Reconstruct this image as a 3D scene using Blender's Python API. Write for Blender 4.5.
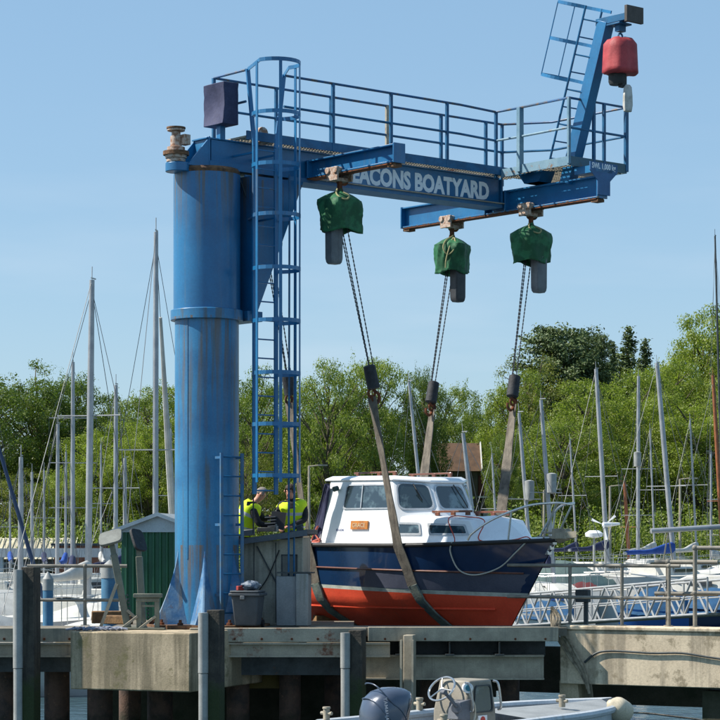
import bpy, bmesh, math, random
import numpy as np
from mathutils import Vector, Matrix, noise

R = math.radians
sc = bpy.context.scene
for o in list(bpy.data.objects): bpy.data.objects.remove(o)
col = sc.collection
rnd = random.Random(11)

# ------------------------------------------------------------------ camera, sky, sun, exposure
F, CX, CY, HC = 2300.0, 360.0, 540.0, 3.1          # focal length in photo pixels, principal column, horizon row, eye height
cam = bpy.data.objects.new('camera', bpy.data.cameras.new('camera')); col.objects.link(cam)
cam.location = (0, 0, HC); cam.rotation_euler = (R(90), 0, 0)
cam.data.sensor_width = 36; cam.data.lens = F/720*36; cam.data.shift_y = 0.25
cam.data.clip_start = 0.5; cam.data.clip_end = 3000
sc.camera = cam

SUN_AZ, SUN_EL = R(-91), R(47)                     # azimuth measured from "towards the camera", to the left
S = Vector((math.sin(SUN_AZ)*math.cos(SUN_EL), -math.cos(SUN_AZ)*math.cos(SUN_EL), math.sin(SUN_EL)))
world = bpy.data.worlds.new('World'); sc.world = world; world.use_nodes = True
wn, wl = world.node_tree.nodes, world.node_tree.links
wn.clear()
wout = wn.new('ShaderNodeOutputWorld'); bg = wn.new('ShaderNodeBackground'); sky = wn.new('ShaderNodeTexSky')
sky.sky_type = 'NISHITA'; sky.sun_disc = False
sky.sun_elevation = SUN_EL; sky.sun_rotation = math.atan2(S.x, S.y)
sky.air_density = 1.0; sky.dust_density = 0.35; sky.ozone_density = 1.6; sky.altitude = 0
bg.inputs['Strength'].default_value = 0.103
wl.new(bg.outputs[0], wout.inputs[0])
# a few thin clouds low over the trees, mixed into the sky itself
tc = wn.new('ShaderNodeTexCoord'); mp = wn.new('ShaderNodeMapping'); mp.inputs['Scale'].default_value = (3.0, 3.0, 16.0)
cn = wn.new('ShaderNodeTexNoise'); cn.inputs['Scale'].default_value = 2.2; cn.inputs['Detail'].default_value = 6
cr = wn.new('ShaderNodeMapRange'); cr.inputs['From Min'].default_value = 0.52; cr.inputs['From Max'].default_value = 0.75
cr.inputs['To Max'].default_value = 0.24
sep = wn.new('ShaderNodeSeparateXYZ'); ch = wn.new('ShaderNodeMapRange')
ch.inputs['From Min'].default_value = 0.06; ch.inputs['From Max'].default_value = 0.2
ch.inputs['To Min'].default_value = 1.0; ch.inputs['To Max'].default_value = 0.0
mu = wn.new('ShaderNodeMath'); mu.operation = 'MULTIPLY'
mx = wn.new('ShaderNodeMix'); mx.data_type = 'RGBA'
mx.inputs['B'].default_value = (4.6, 5.2, 5.9, 1)
wl.new(tc.outputs['Generated'], mp.inputs[0]); wl.new(mp.outputs[0], cn.inputs['Vector'])
wl.new(cn.outputs['Fac'], cr.inputs['Value']); wl.new(tc.outputs['Generated'], sep.inputs[0])
wl.new(sep.outputs['Z'], ch.inputs['Value'])
wl.new(cr.outputs[0], mu.inputs[0]); wl.new(ch.outputs[0], mu.inputs[1]); wl.new(mu.outputs[0], mx.inputs['Factor'])
mh = wn.new('ShaderNodeMix'); mh.data_type = 'RGBA'; mh.inputs['Factor'].default_value = 0.6; mh.inputs['B'].default_value = (1.68, 3.0, 4.4, 1)   # evens out the bright horizon
wl.new(sky.outputs[0], mh.inputs['A']); wl.new(mh.outputs['Result'], mx.inputs['A']); wl.new(mx.outputs['Result'], bg.inputs['Color'])

sun = bpy.data.objects.new('sun', bpy.data.lights.new('sun', 'SUN')); col.objects.link(sun)
sun.data.energy = 4.7; sun.data.angle = R(0.5); sun.data.color = (1.0, 0.94, 0.84)
sun.rotation_euler = S.to_track_quat('Z', 'Y').to_euler(); sun.location = (-30, 0, 40)

sc.view_settings.view_transform = 'Standard'; sc.view_settings.look = 'None'
sc.view_settings.gamma = 1; sc.view_settings.exposure = 0.66; sc.view_settings.use_curve_mapping = False
sc.cycles.max_bounces = 8; sc.cycles.transparent_max_bounces = 8; sc.cycles.caustics_reflective = False
sc.cycles.caustics_refractive = False; sc.cycles.use_denoising = True

# ------------------------------------------------------------------ helpers
def at(px, py, Y): return Vector(((px-CX)/F*Y, Y, HC+(CY-py)/F*Y))
def xat(px, Y): return (px-CX)/F*Y
def zat(py, Y): return HC+(CY-py)/F*Y
def lin(c):
    return tuple(((v/255)/12.92 if v/255 <= .04045 else ((v/255+.055)/1.055)**2.4) for v in c)

def M(name, c, rough=.6, metal=0.0, c2=None, vs=2.0, lo=.4, hi=.65, streak=None, ss=6.0, sthr=.56, samt=.7, rust=None, rs=3.0, rthr=.62,
      bump=0.0, bs=30.0, fine=.16, spec=.5, coat=0.0, low=None, crough=.06, runs=None):
    """painted / weathered surface: base colour, blotches, vertical runs, rust patches, fine grain, bump.  Colours are sRGB 0-255."""
    m = bpy.data.materials.new(name); m.use_nodes = True
    n, l = m.node_tree.nodes, m.node_tree.links
    b = n['Principled BSDF']
    b.inputs['Roughness'].default_value = rough; b.inputs['Metallic'].default_value = metal
    b.inputs['Specular IOR Level'].default_value = spec; b.inputs['Coat Weight'].default_value = coat; b.inputs['Coat Roughness'].default_value = crough
    g = n.new('ShaderNodeNewGeometry'); pos = g.outputs['Position']
    def noi(scale, detail=5, mapping=None, rgh=.6):
        t = n.new('ShaderNodeTexNoise'); t.inputs['Scale'].default_value = scale; t.inputs['Detail'].default_value = detail
        t.inputs['Roughness'].default_value = rgh
        if mapping:
            k = n.new('ShaderNodeMapping'); k.inputs['Scale'].default_value = mapping
            l.new(pos, k.inputs[0]); l.new(k.outputs[0], t.inputs['Vector'])
        else: l.new(pos, t.inputs['Vector'])
        return t.outputs['Fac']
    def ramp(v, a, bb, amt=1.0):
        r = n.new('ShaderNodeMapRange'); r.inputs['From Min'].default_value = a; r.inputs['From Max'].default_value = bb
        r.inputs['To Max'].default_value = amt; l.new(v, r.inputs['Value']); return r.outputs[0]
    def mix(fac, A, B, mode='MIX'):
        x = n.new('ShaderNodeMix'); x.data_type = 'RGBA'; x.blend_type = mode
        l.new(fac, x.inputs['Factor'])
        if isinstance(A, tuple): x.inputs['A'].default_value = (*A, 1)
        else: l.new(A, x.inputs['A'])
        if isinstance(B, tuple): x.inputs['B'].default_value = (*B, 1)
        else: l.new(B, x.inputs['B'])
        return x.outputs['Result']
    cur = lin(c)
    cc = lin(c2) if c2 else tuple(v*(1-fine*1.5) for v in lin(c))
    cur = mix(ramp(noi(vs), lo, hi), cur, cc)
    if streak: cur = mix(ramp(noi(ss, 4, (1, 1, .06)), sthr, sthr+.12, samt), cur, lin(streak))
    if rust: cur = mix(ramp(noi(rs, 8, None, .7), rthr, rthr+.07, .9), cur, lin(rust))
    if low:                                            # tidal growth: a band fixed to a height above the water
        sp = n.new('ShaderNodeSeparateXYZ'); l.new(pos, sp.inputs[0])
        zz = n.new('ShaderNodeMath'); zz.operation = 'MULTIPLY_ADD'; l.new(noi(5, 5), zz.inputs[0]); zz.inputs[1].default_value = .7
        l.new(sp.outputs['Z'], zz.inputs[2])
        cur = mix(ramp(zz.outputs[0], low[1]+.55, low[1]-.05+.3), cur, lin(low[0]))
    if runs:                                           # dirty rust runs hanging from a seam at a fixed height
        sp2 = n.new('ShaderNodeSeparateXYZ'); l.new(pos, sp2.inputs[0]); pr = None
        for ztop, ln in runs[1]:
            hgt = n.new('ShaderNodeMapRange'); hgt.inputs['From Min'].default_value = ztop-ln; hgt.inputs['From Max'].default_value = ztop
            l.new(sp2.outputs['Z'], hgt.inputs['Value'])
            cut = n.new('ShaderNodeMath'); cut.operation = 'LESS_THAN'; l.new(sp2.outputs['Z'], cut.inputs[0]); cut.inputs[1].default_value = ztop+.02
            k1 = n.new('ShaderNodeMath'); k1.operation = 'MULTIPLY'; l.new(hgt.outputs[0], k1.inputs[0]); l.new(cut.outputs[0], k1.inputs[1])
            k2 = n.new('ShaderNodeMath'); k2.operation = 'MULTIPLY'; l.new(k1.outputs[0], k2.inputs[0]); l.new(ramp(noi(13, 3, (1, 1, .03)), .48, .62, .9), k2.inputs[1])
            cur = mix(k2.outputs[0], cur, lin(runs[0]))
    mm = n.new('ShaderNodeMix'); mm.data_type = 'RGBA'; mm.blend_type = 'MULTIPLY'; mm.inputs['Factor'].default_value = 1
    fr = n.new('ShaderNodeMapRange'); fr.inputs['From Min'].default_value = .3; fr.inputs['From Max'].default_value = .7
    fr.inputs['To Min'].default_value = 1-fine; fr.inputs['To Max'].default_value = 1+fine*.5
    l.new(noi(vs*12+15, 6), fr.inputs['Value']); l.new(cur, mm.inputs['A']); l.new(fr.outputs[0], mm.inputs['B'])
    l.new(mm.outputs['Result'], b.inputs['Base Color'])
    rr = n.new('ShaderNodeMapRange'); rr.inputs['To Min'].default_value = max(.03, rough-.1); rr.inputs['To Max'].default_value = min(1, rough+.14)
    l.new(noi(vs*3+4), rr.inputs['Value']); l.new(rr.outputs[0], b.inputs['Roughness'])
    if bump:
        bp = n.new('ShaderNodeBump'); bp.inputs['Strength'].default_value = bump; bp.inputs['Distance'].default_value = .02
        l.new(noi(bs, 6), bp.inputs['Height']); l.new(bp.outputs[0], b.inputs['Normal'])
    return m

class MB:
    def __init__(s): s.v = []; s.f = []; s.fm = []; s.cur = 0
    def add(s, vs, fs):
        o = len(s.v); s.v += [Vector(v) for v in vs]; s.f += [tuple(i+o for i in f) for f in fs]; s.fm += [s.cur]*len(fs); return s
    def box(s, c, d, rz=0.0, M_=None):
        hx, hy, hz = d[0]/2, d[1]/2, d[2]/2
        vs = [Vector((x*hx, y*hy, z*hz)) for z in (-1, 1) for y in (-1, 1) for x in (-1, 1)]
        m = M_ if M_ is not None else Matrix.Rotation(rz, 3, 'Z')
        return s.add([m @ v + Vector(c) for v in vs], [(0,1,3,2),(4,6,7,5),(0,4,5,1),(1,5,7,3),(3,7,6,2),(2,6,4,0)])
    def beam(s, a, b, w, h, up=(0, 0, 1)):
        a, b = Vector(a), Vector(b); d = b-a; L = d.length; d.normalize(); u = Vector(up)
        sd = d.cross(u)
        if sd.length < 1e-4: sd = d.cross(Vector((0, 1, 0)))
        sd.normalize(); u = sd.cross(d)
        m = Matrix((d, sd, u)).transposed()
        return s.box((a+b)/2, (L, w, h), M_=m)
    def tube(s, pts, r, n=8, cap=True):
        pts = [Vector(p) for p in pts]; rs = r if isinstance(r, (list, tuple)) else [r]*len(pts)
        o = len(s.v); nv = None
        for i, p in enumerate(pts):
            t = (pts[min(i+1, len(pts)-1)]-pts[max(i-1, 0)]).normalized()
            if nv is None:
                nv = t.orthogonal().normalized()
            else:
                nv = (nv-t*nv.dot(t)); nv = nv.normalized() if nv.length > 1e-6 else t.orthogonal().normalized()
            bn = t.cross(nv)
            for k in range(n):
                a = 2*math.pi*k/n; s.v.append(p+(nv*math.cos(a)+bn*math.sin(a))*rs[i])
        for i in range(len(pts)-1):
            for k in range(n):
                s.f.append((o+i*n+k, o+i*n+(k+1) % n, o+(i+1)*n+(k+1) % n, o+(i+1)*n+k)); s.fm.append(s.cur)
        if cap:
            s.f.append(tuple(o+k for k in range(n-1, -1, -1))); s.fm.append(s.cur)
            s.f.append(tuple(o+(len(pts)-1)*n+k for k in range(n))); s.fm.append(s.cur)
        return s
    def loft(s, rings, cap0=True, cap1=True, closed=True):
        n = len(rings[0]); o = len(s.v)
        for r in rings: s.v += [Vector(p) for p in r]
        for i in range(len(rings)-1):
            for k in range(n if closed else n-1):
                s.f.append((o+i*n+k, o+i*n+(k+1) % n, o+(i+1)*n+(k+1) % n, o+(i+1)*n+k)); s.fm.append(s.cur)
        if cap0: s.f.append(tuple(o+k for k in range(n-1, -1, -1))); s.fm.append(s.cur)
        if cap1: s.f.append(tuple(o+(len(rings)-1)*n+k for k in range(n))); s.fm.append(s.cur)
        return s
    def lathe(s, prof, c=(0, 0, 0), n=24, cap=True):
        rings = [[(c[0]+r*math.cos(2*math.pi*k/n), c[1]+r*math.sin(2*math.pi*k/n), c[2]+z) for k in range(n)] for r, z in prof]
        return s.loft(rings, cap, cap)
    def prism(s, poly, ext):
        ext = Vector(ext); return s.loft([[Vector(p) for p in poly], [Vector(p)+ext for p in poly]])
    def ball(s, c, r, n=12, m=8):
        r = r if isinstance(r, (tuple, list)) else (r, r, r); c = Vector(c)
        rings = []
        for i in range(m+1):
            th = math.pi*(i+.02)/(m+.04); rings.append([(c.x+r[0]*math.sin(th)*math.cos(2*math.pi*k/n), c.y+r[1]*math.sin(th)*math.sin(2*math.pi*k/n), c.z-r[2]*math.cos(th)) for k in range(n)])
        return s.loft(rings)
    def torus(s, c, Rr, r, n=24, m=8, M_=None):
        pts = []
        mm = M_ if M_ is not None else Matrix.Identity(3)
        o = len(s.v)
        for i in range(n):
            a = 2*math.pi*i/n
            for k in range(m):
                b = 2*math.pi*k/m
                s.v.append(mm @ Vector(((Rr+r*math.cos(b))*math.cos(a), (Rr+r*math.cos(b))*math.sin(a), r*math.sin(b)))+Vector(c))
        for i in range(n):
            for k in range(m):
                s.f.append((o+i*m+k, o+((i+1) % n)*m+k, o+((i+1) % n)*m+(k+1) % m, o+i*m+(k+1) % m)); s.fm.append(s.cur)
        return s
    def shift(s, d):
        d = Vector(d); s.v = [v+d for v in s.v]; return s
    def build(s, name, mat, parent=None, smooth=38, bevel=0.0, origin=None, rz=0.0, seg=2):
        me = bpy.data.meshes.new(name)
        vs = s.v
        if origin is not None:                         # world-space points, object placed at origin with heading rz
            im = Matrix.Rotation(-rz, 3, 'Z'); vs = [im @ (v-Vector(origin)) for v in vs]
        me.from_pydata([tuple(v) for v in vs], [], s.f)
        bm = bmesh.new(); bm.from_mesh(me); bmesh.ops.recalc_face_normals(bm, faces=bm.faces); bm.to_mesh(me); bm.free()
        mats = mat if isinstance(mat, (list, tuple)) else [mat]
        for m in mats: me.materials.append(m)
        if len(mats) > 1: me.polygons.foreach_set('material_index', s.fm)
        if smooth:
            me.polygons.foreach_set('use_smooth', [True]*len(me.polygons)); me.set_sharp_from_angle(angle=R(smooth))
        o = bpy.data.objects.new(name, me); col.objects.link(o)
        if origin is not None and parent is None: o.location = origin; o.rotation_euler = (0, 0, rz)
        if parent is not None: o.parent = parent
        if bevel:
            bv = o.modifiers.new('bevel', 'BEVEL'); bv.width = bevel; bv.segments = seg; bv.limit_method = 'ANGLE'; bv.angle_limit = R(35)
        return o

def tag(o, label=None, cat=None, group=None, kind=None):
    if label: o['label'] = label
    if cat: o['category'] = cat
    if group: o['group'] = group
    if kind: o['kind'] = kind
    return o
def thing(name, label, cat, loc=(0, 0, 0), rz=0.0, group=None):
    o = bpy.data.objects.new(name, None); col.objects.link(o); o.empty_display_size = .2
    o.location = loc; o.rotation_euler = (0, 0, rz); tag(o, label, cat, group); return o
def copy_tree(o, parent=None):
    c = o.copy(); col.objects.link(c); c.parent = parent
    for k in list(o.children): copy_tree(k, c)
    return c
def text(name, body, size, mat, parent, origin, xdir, ydir, extrude=.004, bold=.02, align='LEFT', width=None):
    cu = bpy.data.curves.new(name, 'FONT'); cu.body = body; cu.size = size; cu.extrude = extrude; cu.offset = bold*size; cu.align_x = align
    cu.resolution_u = 3
    t = bpy.data.objects.new(name, cu); col.objects.link(t)
    dg = bpy.context.evaluated_depsgraph_get(); dg.update()
    me = bpy.data.meshes.new_from_object(t.evaluated_get(dg)); bpy.data.objects.remove(t)
    x = Vector(xdir).normalized(); y = Vector(ydir).normalized(); z = x.cross(y)
    m = Matrix((x, y, z)).transposed().to_4x4(); m.translation = Vector(origin)
    if width:
        xs = [v.co.x for v in me.vertices]; k = width/(max(xs)-min(xs)); x0 = min(xs)
        for v in me.vertices: v.co.x = (v.co.x-x0)*k
    me.transform(m); me.materials.clear(); me.materials.append(mat); me.name = name
    o = bpy.data.objects.new(name, me); col.objects.link(o); o.parent = parent
    return o
def arc(c, r, a0, a1, n, ax=(1, 0, 0), ay=(0, 1, 0)):
    ax, ay, c = Vector(ax), Vector(ay), Vector(c)
    return [c+ax*r*math.cos(a0+(a1-a0)*i/n)+ay*r*math.sin(a0+(a1-a0)*i/n) for i in range(n+1)]
def catmull(pts, k=6):
    P = [Vector(p) for p in pts]; P = [P[0]*2-P[1]]+P+[P[-1]*2-P[-2]]; out = []
    for i in range(1, len(P)-2):
        for j in range(k):
            t = j/k; a, b, c, d = P[i-1], P[i], P[i+1], P[i+2]
            out.append(.5*((2*b)+(c-a)*t+(2*a-5*b+4*c-d)*t*t+(3*b-a-3*c+d)*t**3))
    out.append(P[-2]); return out

# ------------------------------------------------------------------ materials
m_blue = M('blue paint', (16, 108, 158), .42, c2=(12, 92, 140), vs=1.2, streak=(88, 108, 120), ss=7, sthr=.6, samt=.35, fine=.12, bump=.06, bs=14, coat=.45, crough=.28, runs=((96, 84, 70), ((8.86, 1.1),)))
m_blue_worn = M('worn blue paint', (40, 122, 168), .5, c2=(16, 98, 146), vs=1.4, streak=(84, 86, 80), ss=9, sthr=.52, samt=.7, rust=(96, 72, 52), rs=5, rthr=.7, fine=.15, bump=.08, bs=14, coat=.45, crough=.3, runs=((104, 86, 68), ((6.6, 2.4), (3.0, 1.4))))
m_blue_dark = M('rail blue paint', (18, 96, 140), .45, c2=(14, 76, 114), vs=5, rust=(98, 74, 58), rs=9, rthr=.66)
m_rail_rust = M('rusting blue rail', (40, 92, 140), .5, c2=(60, 84, 104), vs=4, rust=(104, 84, 70), rs=8, rthr=.54)
m_pale_blue = M('faded pale blue paint', (118, 150, 166), .6, c2=(90, 128, 150), vs=4, rust=(128, 96, 66), rs=7, rthr=.58)
m_purple = M('faded purple cover', (70, 74, 106), .8, c2=(46, 50, 78), lo=.45, hi=.55) if False else M('faded purple cover', (70, 74, 106), .8, c2=(46, 50, 78), vs=2, bump=.4, bs=6)
m_rust = M('rusty steel', (128, 92, 62), .85, c2=(80, 58, 44), vs=9, bump=.5, bs=40)
m_palerust = M('pale rusty casting', (190, 172, 158), .75, c2=(150, 112, 88), vs=16, lo=.45, hi=.6, bump=.3)
m_brownrust = M('brown rust', (120, 66, 34), .9, c2=(62, 42, 32), vs=10, bump=.4)
m_white = M('white lettering', (240, 243, 246), .6, fine=.05)
m_green_tarp = M('green tarpaulin', (44, 108, 70), .62, c2=(28, 82, 52), vs=5, lo=.45, hi=.55, streak=(96, 128, 92), ss=5, sthr=.66, samt=.4, bump=.35, bs=9, spec=.4)
m_red_tarp = M('red tarpaulin', (176, 62, 66), .6, c2=(150, 48, 54), vs=4, bump=.3, bs=10)
m_cord = M('pale yellow cord', (160, 156, 112), .8)
m_box_grey = M('grey chain box', (110, 114, 118), .55, c2=(92, 96, 100), vs=4, streak=(70, 66, 62), ss=10, samt=.5)
m_dark_box = M('dark chain box', (62, 64, 68), .5, c2=(48, 50, 54), vs=4, streak=(30, 30, 30), ss=10)
m_bag = M('pale canvas bag', (196, 194, 188), .9, c2=(160, 158, 150), vs=9, bump=.3)
m_chain = M('chain steel', (84, 84, 86), .5, .5)
m_gusset = M('chalky worn blue paint', (112, 146, 176), .7, c2=(60, 112, 158), vs=2.6, lo=.42, hi=.56, streak=(136, 124, 108), ss=8, sthr=.52, samt=.7, rust=(124, 92, 66), rs=6, rthr=.62, bump=.15, bs=20)
m_rubber = M('black ribbed rubber', (34, 36, 40), .7, c2=(50, 52, 56), vs=14, bump=.3)
m_strap = M('brown grey webbing', (124, 116, 104), .95, c2=(92, 86, 78), vs=6, streak=(72, 64, 58), ss=14, sthr=.5, samt=.6, bump=.4, bs=60)
m_sleeve = M('green grey sleeve', (112, 122, 112), .8, c2=(78, 92, 96), vs=7, bump=.3)
m_conc = M('weathered concrete', (192, 174, 146), .9, c2=(154, 140, 114), vs=1.7, streak=(104, 96, 76), ss=3.4, sthr=.46, samt=.75, rust=(112, 106, 74), rs=1.8, rthr=.58, bump=.2, bs=60, fine=.22)
m_conc2 = M('pale quay concrete', (218, 200, 172), .9, c2=(196, 178, 152), vs=1.1, streak=(124, 114, 98), ss=4.5, sthr=.52, samt=.6, bump=.16, bs=60, fine=.2, rust=(150, 136, 112), rs=2.6, rthr=.56)
m_galv = M('galvanised steel', (172, 162, 142), .65, .05, c2=(142, 134, 118), vs=3, rust=(126, 84, 58), rs=3, rthr=.68, streak=(96, 96, 90), ss=7, samt=.5)
m_galv_rust = M('rusting galvanised steel', (178, 168, 148), .65, .05, c2=(148, 140, 124), vs=2, rust=(124, 70, 44), rs=2.4, rthr=.56)
m_dsteel = M('dark steel', (70, 76, 78), .6, .2, c2=(52, 58, 60), vs=4, rust=(88, 66, 52), rs=5)
m_timber = M('dark wet timber', (70, 66, 58), .9, c2=(48, 46, 42), vs=5, streak=(34, 34, 30), ss=12, sthr=.5, samt=.7, bump=.6, bs=30, low=((44, 56, 26), .9))
m_pile = M('rusty tidal pile', (98, 76, 64), .85, c2=(62, 54, 50), vs=4, rust=(130, 100, 80), rs=7, rthr=.6, bump=.6, bs=25, low=((36, 42, 26), .2))
m_pvc = M('grey white plastic tube', (158, 160, 158), .55, c2=(136, 138, 136), vs=3, streak=(130, 130, 128), ss=9)
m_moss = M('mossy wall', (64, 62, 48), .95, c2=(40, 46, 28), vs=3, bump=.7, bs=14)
m_deck = M('deck planking', (128, 120, 106), .9, c2=(104, 98, 86), vs=3, streak=(90, 84, 74), ss=8, bump=.3)
# ------------------------------------------------------------------ the setting
def hill_z(x, Y):
    def sm(t): t = max(0, min(1, t)); return t*t*(3-2*t)
    return 1.5+sm((Y-142)/130)*(5+13*sm((x-4)/30))+.25*noise.noise(Vector((x*.09, Y*.09, 0)))
m_water = bpy.data.materials.new('harbour water'); m_water.use_nodes = True
_n, _l = m_water.node_tree.nodes, m_water.node_tree.links; _b = _n['Principled BSDF']
_b.inputs['Base Color'].default_value = (.04, .075, .085, 1); _b.inputs['Roughness'].default_value = .08; _b.inputs['IOR'].default_value = 1.33
_g = _n.new('ShaderNodeNewGeometry'); _t = _n.new('ShaderNodeTexNoise'); _t.inputs['Scale'].default_value = 2.4; _t.inputs['Detail'].default_value = 5
_p = _n.new('ShaderNodeBump'); _p.inputs['Strength'].default_value = .9; _p.inputs['Distance'].default_value = .12
_l.new(_g.outputs['Position'], _t.inputs['Vector']); _l.new(_t.outputs['Fac'], _p.inputs['Height']); _l.new(_p.outputs[0], _b.inputs['Normal'])
w = MB().add([(-400, -60, 0), (400, -60, 0), (400, 140, 0), (-400, 140, 0)], [(0, 1, 2, 3)])
tag(w.build('water', m_water), 'calm harbour water around the jetty and the moored yachts', 'water', kind='structure')
m_ground = M('rough bank', (92, 100, 60), .95, c2=(60, 80, 38), vs=.25, bump=.5, bs=3)
g = MB(); NX, NY = 70, 50
xs = [-700+1400*i/NX for i in range(NX+1)]
xs = [x if abs(x) > 120 else x for x in xs]
xs = sorted(set([-1500, -700, -400, -250]+[-160+320*i/NX for i in range(NX+1)]+[250, 400, 700, 1500]))
ys = [131+3*i for i in range(50)]+[320, 450, 700, 1200, 2200]
vs = [(x, Y, -1.0 if i == 0 else hill_z(x, Y)) for i, Y in enumerate(ys) for x in xs]; n_ = len(xs)
g.add(vs, [(i*n_+j, i*n_+j+1, (i+1)*n_+j+1, (i+1)*n_+j) for i in range(len(ys)-1) for j in range(n_-1)])
tag(g.build('hillside', m_ground), 'grassy bank rising behind the marina under the trees', 'hillside', kind='structure')

# ------------------------------------------------------------------ jetty, foundation block, quay wall
DZ = 1.74
YF = 35.4
jet = thing('jetty', 'steel and timber jetty carrying the crane, with I-beam edge and dark piles', 'jetty', (0, YF, 0))
def jb(mb, name, mat, **k): return mb.shift((0, -YF, 0)).build(name, mat, jet, **k)
d = MB(); d.box((-2.0, 37.2, DZ-.06), (3.8, 2.9, .12)); d.box((1.55, 36.05, DZ-.062), (3.3, 1.0, .124)); d.box((-7.0, 36.0, DZ-.06), (6.1, .9, .12)); d.box((-3.1, 40.0, DZ-.06), (1.6, 2.6, .12))
jb(d, 'deck', m_deck)
def ibeam(x0, x1, Y, zt, zb, fl=.16, t=.025):
    m = MB(); c = (x0+x1)/2; L = x1-x0
    m.box((c, Y, zt-t/2), (L, fl, t)); m.box((c, Y, zb+t/2), (L, fl, t)); m.box((c, Y+.01, (zt+zb)/2), (L, .03, zt-zb-2*t)); return m
xl, xm, xr = xat(-90, YF), xat(366, YF), xat(556, YF)
b1 = MB(); b1.box(((xat(76, YF)+xl)/2, YF-.02, DZ-.10), (xat(76, YF)-xl, .10, .216)); jb(b1, 'edge_beam', m_galv, bevel=.008)
b1 = MB(); b1.box(((xat(190, YF)+xm)/2, YF-.02, DZ-.10), (xm-xat(190, YF), .10, .216)); jb(b1, 'edge_beam', m_galv_rust, bevel=.008)
b1 = MB(); b1.box(((xm+xr)/2+.03, YF-.03, DZ-.085), (xr-xm, .12, .22)); jb(b1, 'edge_beam', m_galv, bevel=.008)
jb(ibeam(xl, xat(76, YF), YF+.02, DZ-.22, DZ-.44), 'lower_beam', m_galv)
jb(ibeam(xat(190, YF), xat(390, YF), YF+.02, DZ-.22, DZ-.44), 'lower_beam', m_galv_rust)
jb(ibeam(xat(366, YF), xat(545, YF), YF+.25, DZ-.42, DZ-.80, .22), 'lower_beam', m_galv)
for px in (205, 235, 262, 292, 318, 345, 385, 425, 470, 515, 545, 5, 45, 70):
    k = MB(); X = xat(px, YF); k.tube([(X, YF-.095, DZ-.16), (X, YF-.06, DZ-.16)], .02, 6); jb(k, 'bolt', m_brownrust)
k = MB()
for px in (400, 450, 500):
    X = xat(px, YF); k.box((X, YF+.55, DZ-.32), (.02, .9, .2)); k.box((X, YF+.5, DZ-.41), (.14, .9, .02))
k.box((.6, YF+.62, DZ-.3), (4.6, .05, .3)); jb(k, 'cross_beam', m_dsteel)
k = MB(); k.box((xat(40, YF), YF+.4, DZ-.57), (xat(200, YF)-xat(-90, YF), .1, .24)); k.box((xat(290, YF), YF+.42, DZ-.6), (xat(415, YF)-xat(203, YF), .1, .28)); jb(k, 'dark_beam', m_dsteel)
k = MB(); k.box((xat(325, YF), YF+.9, DZ-.62), (.9, .12, .16)); jb(k, 'timber_waling', m_timber)
for px, Yp, r, zt in ((-20, 36.6, .17, 1.3), (8, 36.4, .15, 1.3), (57, 36.3, .2, 1.35), (100, 36.0, .2, .95), (160, 36.2, .2, .95), (238, 36.2, .18, 1.3), (290, 36.4, .17, 1.3), (335, 37.2, .17, 1.3), (130, 37.4, .18, 1.3), (430, 36.6, .16, 1.2), (510, 36.5, .15, 1.2), (470, 37.2, .15, 1.2)):
    p = MB(); X = xat(px, Yp); p.lathe([(r*1.02, -1.6), (r, zt)], (X, Yp, 0), 18); jb(p, 'pile', m_pile)
k = MB(); k.box((-2.0, 38.55, .25), (4.4, .2, 2.1)); k.box((1.2, 38.9, .85), (2.2, .2, .8)); k.box((4.2, 39.5, .85), (4.4, .2, .8), rz=R(-30)); jb(k, 'rear_wall', m_moss)
k = MB(); X = xat(268, 35.9); k.box((X, 36.6, .85), (.95, .06, .22)); jb(k, 'waling_plate', M('olive timber', (120, 104, 56), .9))

# mooring/fender posts: dark timber with a pale plastic tube on the water side
for px, top, w_, Yp, lab, tubeoff in ((26.5, 567, .34, 34.9, 'tall dark fender post topped above the deck at the far end of the handrail', -1),
                             (211.5, 610, .32, 33.6, 'dark fender post with pale tube standing against the crane foundation block', -1),
                             (353.5, 630, .34, 34.9, 'square topped fender post with pale tube behind the outboard motor', -1),
                             (408.5, 635, .26, 35.1, 'slim grey steel post standing between the outboard motor and the steering console', 0)):
    zt = zat(top, Yp); X = xat(px, Yp)
    t = thing('fender_post', lab, 'post', (X, Yp, -1.2), R(-14), 'fender posts along the jetty edge')
    p = MB(); p.box((.04 if tubeoff else 0, .08, (zt+1.2)/2), (w_*.62 if tubeoff else w_*.6, w_*.8, zt+1.2)); p.build('post', m_timber if tubeoff else m_galv, t, bevel=.012)
    p = MB()
    if tubeoff:
        p.tube([(-w_*.33, -.06, .2), (-w_*.33, -.06, 2.35)], .07, 14); p.build('guard_tube', m_pvc, t)
        p = MB(); p.tube([(-w_*.33, -.06, 2.36), (-w_*.33, -.06, zt+1.2-.04)], .076, 14); p.build('guard_tube', m_pvc, t)
    else:
        p.box((-.09, -.1, (zt+1.2)/2-.02), (.03, .06, zt+1.1)); p.box((.09, -.1, (zt+1.2)/2-.02), (.03, .06, zt+1.1)); p.build('flange', m_galv, t)

# concrete foundation block
BR = R(-22)
bx, by = xat(190, 34.1), 34.1
ux, uy = math.cos(BR), math.sin(BR)
tb = MB(); Lb, Db, zt, zb = 2.02, 2.6, 1.715, .84
P = [(0, 0), (-Lb, 0), (-Lb, Db), (.0, Db)]
tb.prism([(x, y, zb) for x, y in P], (0, 0, zt-zb))
fb = tb.build('foundation_block', m_conc, None, bevel=.02); fb.location = (bx, by, 0); fb.rotation_euler = (0, 0, BR)
tag(fb, 'stained concrete block with a mossy face under the blue crane', 'concrete block')

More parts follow.
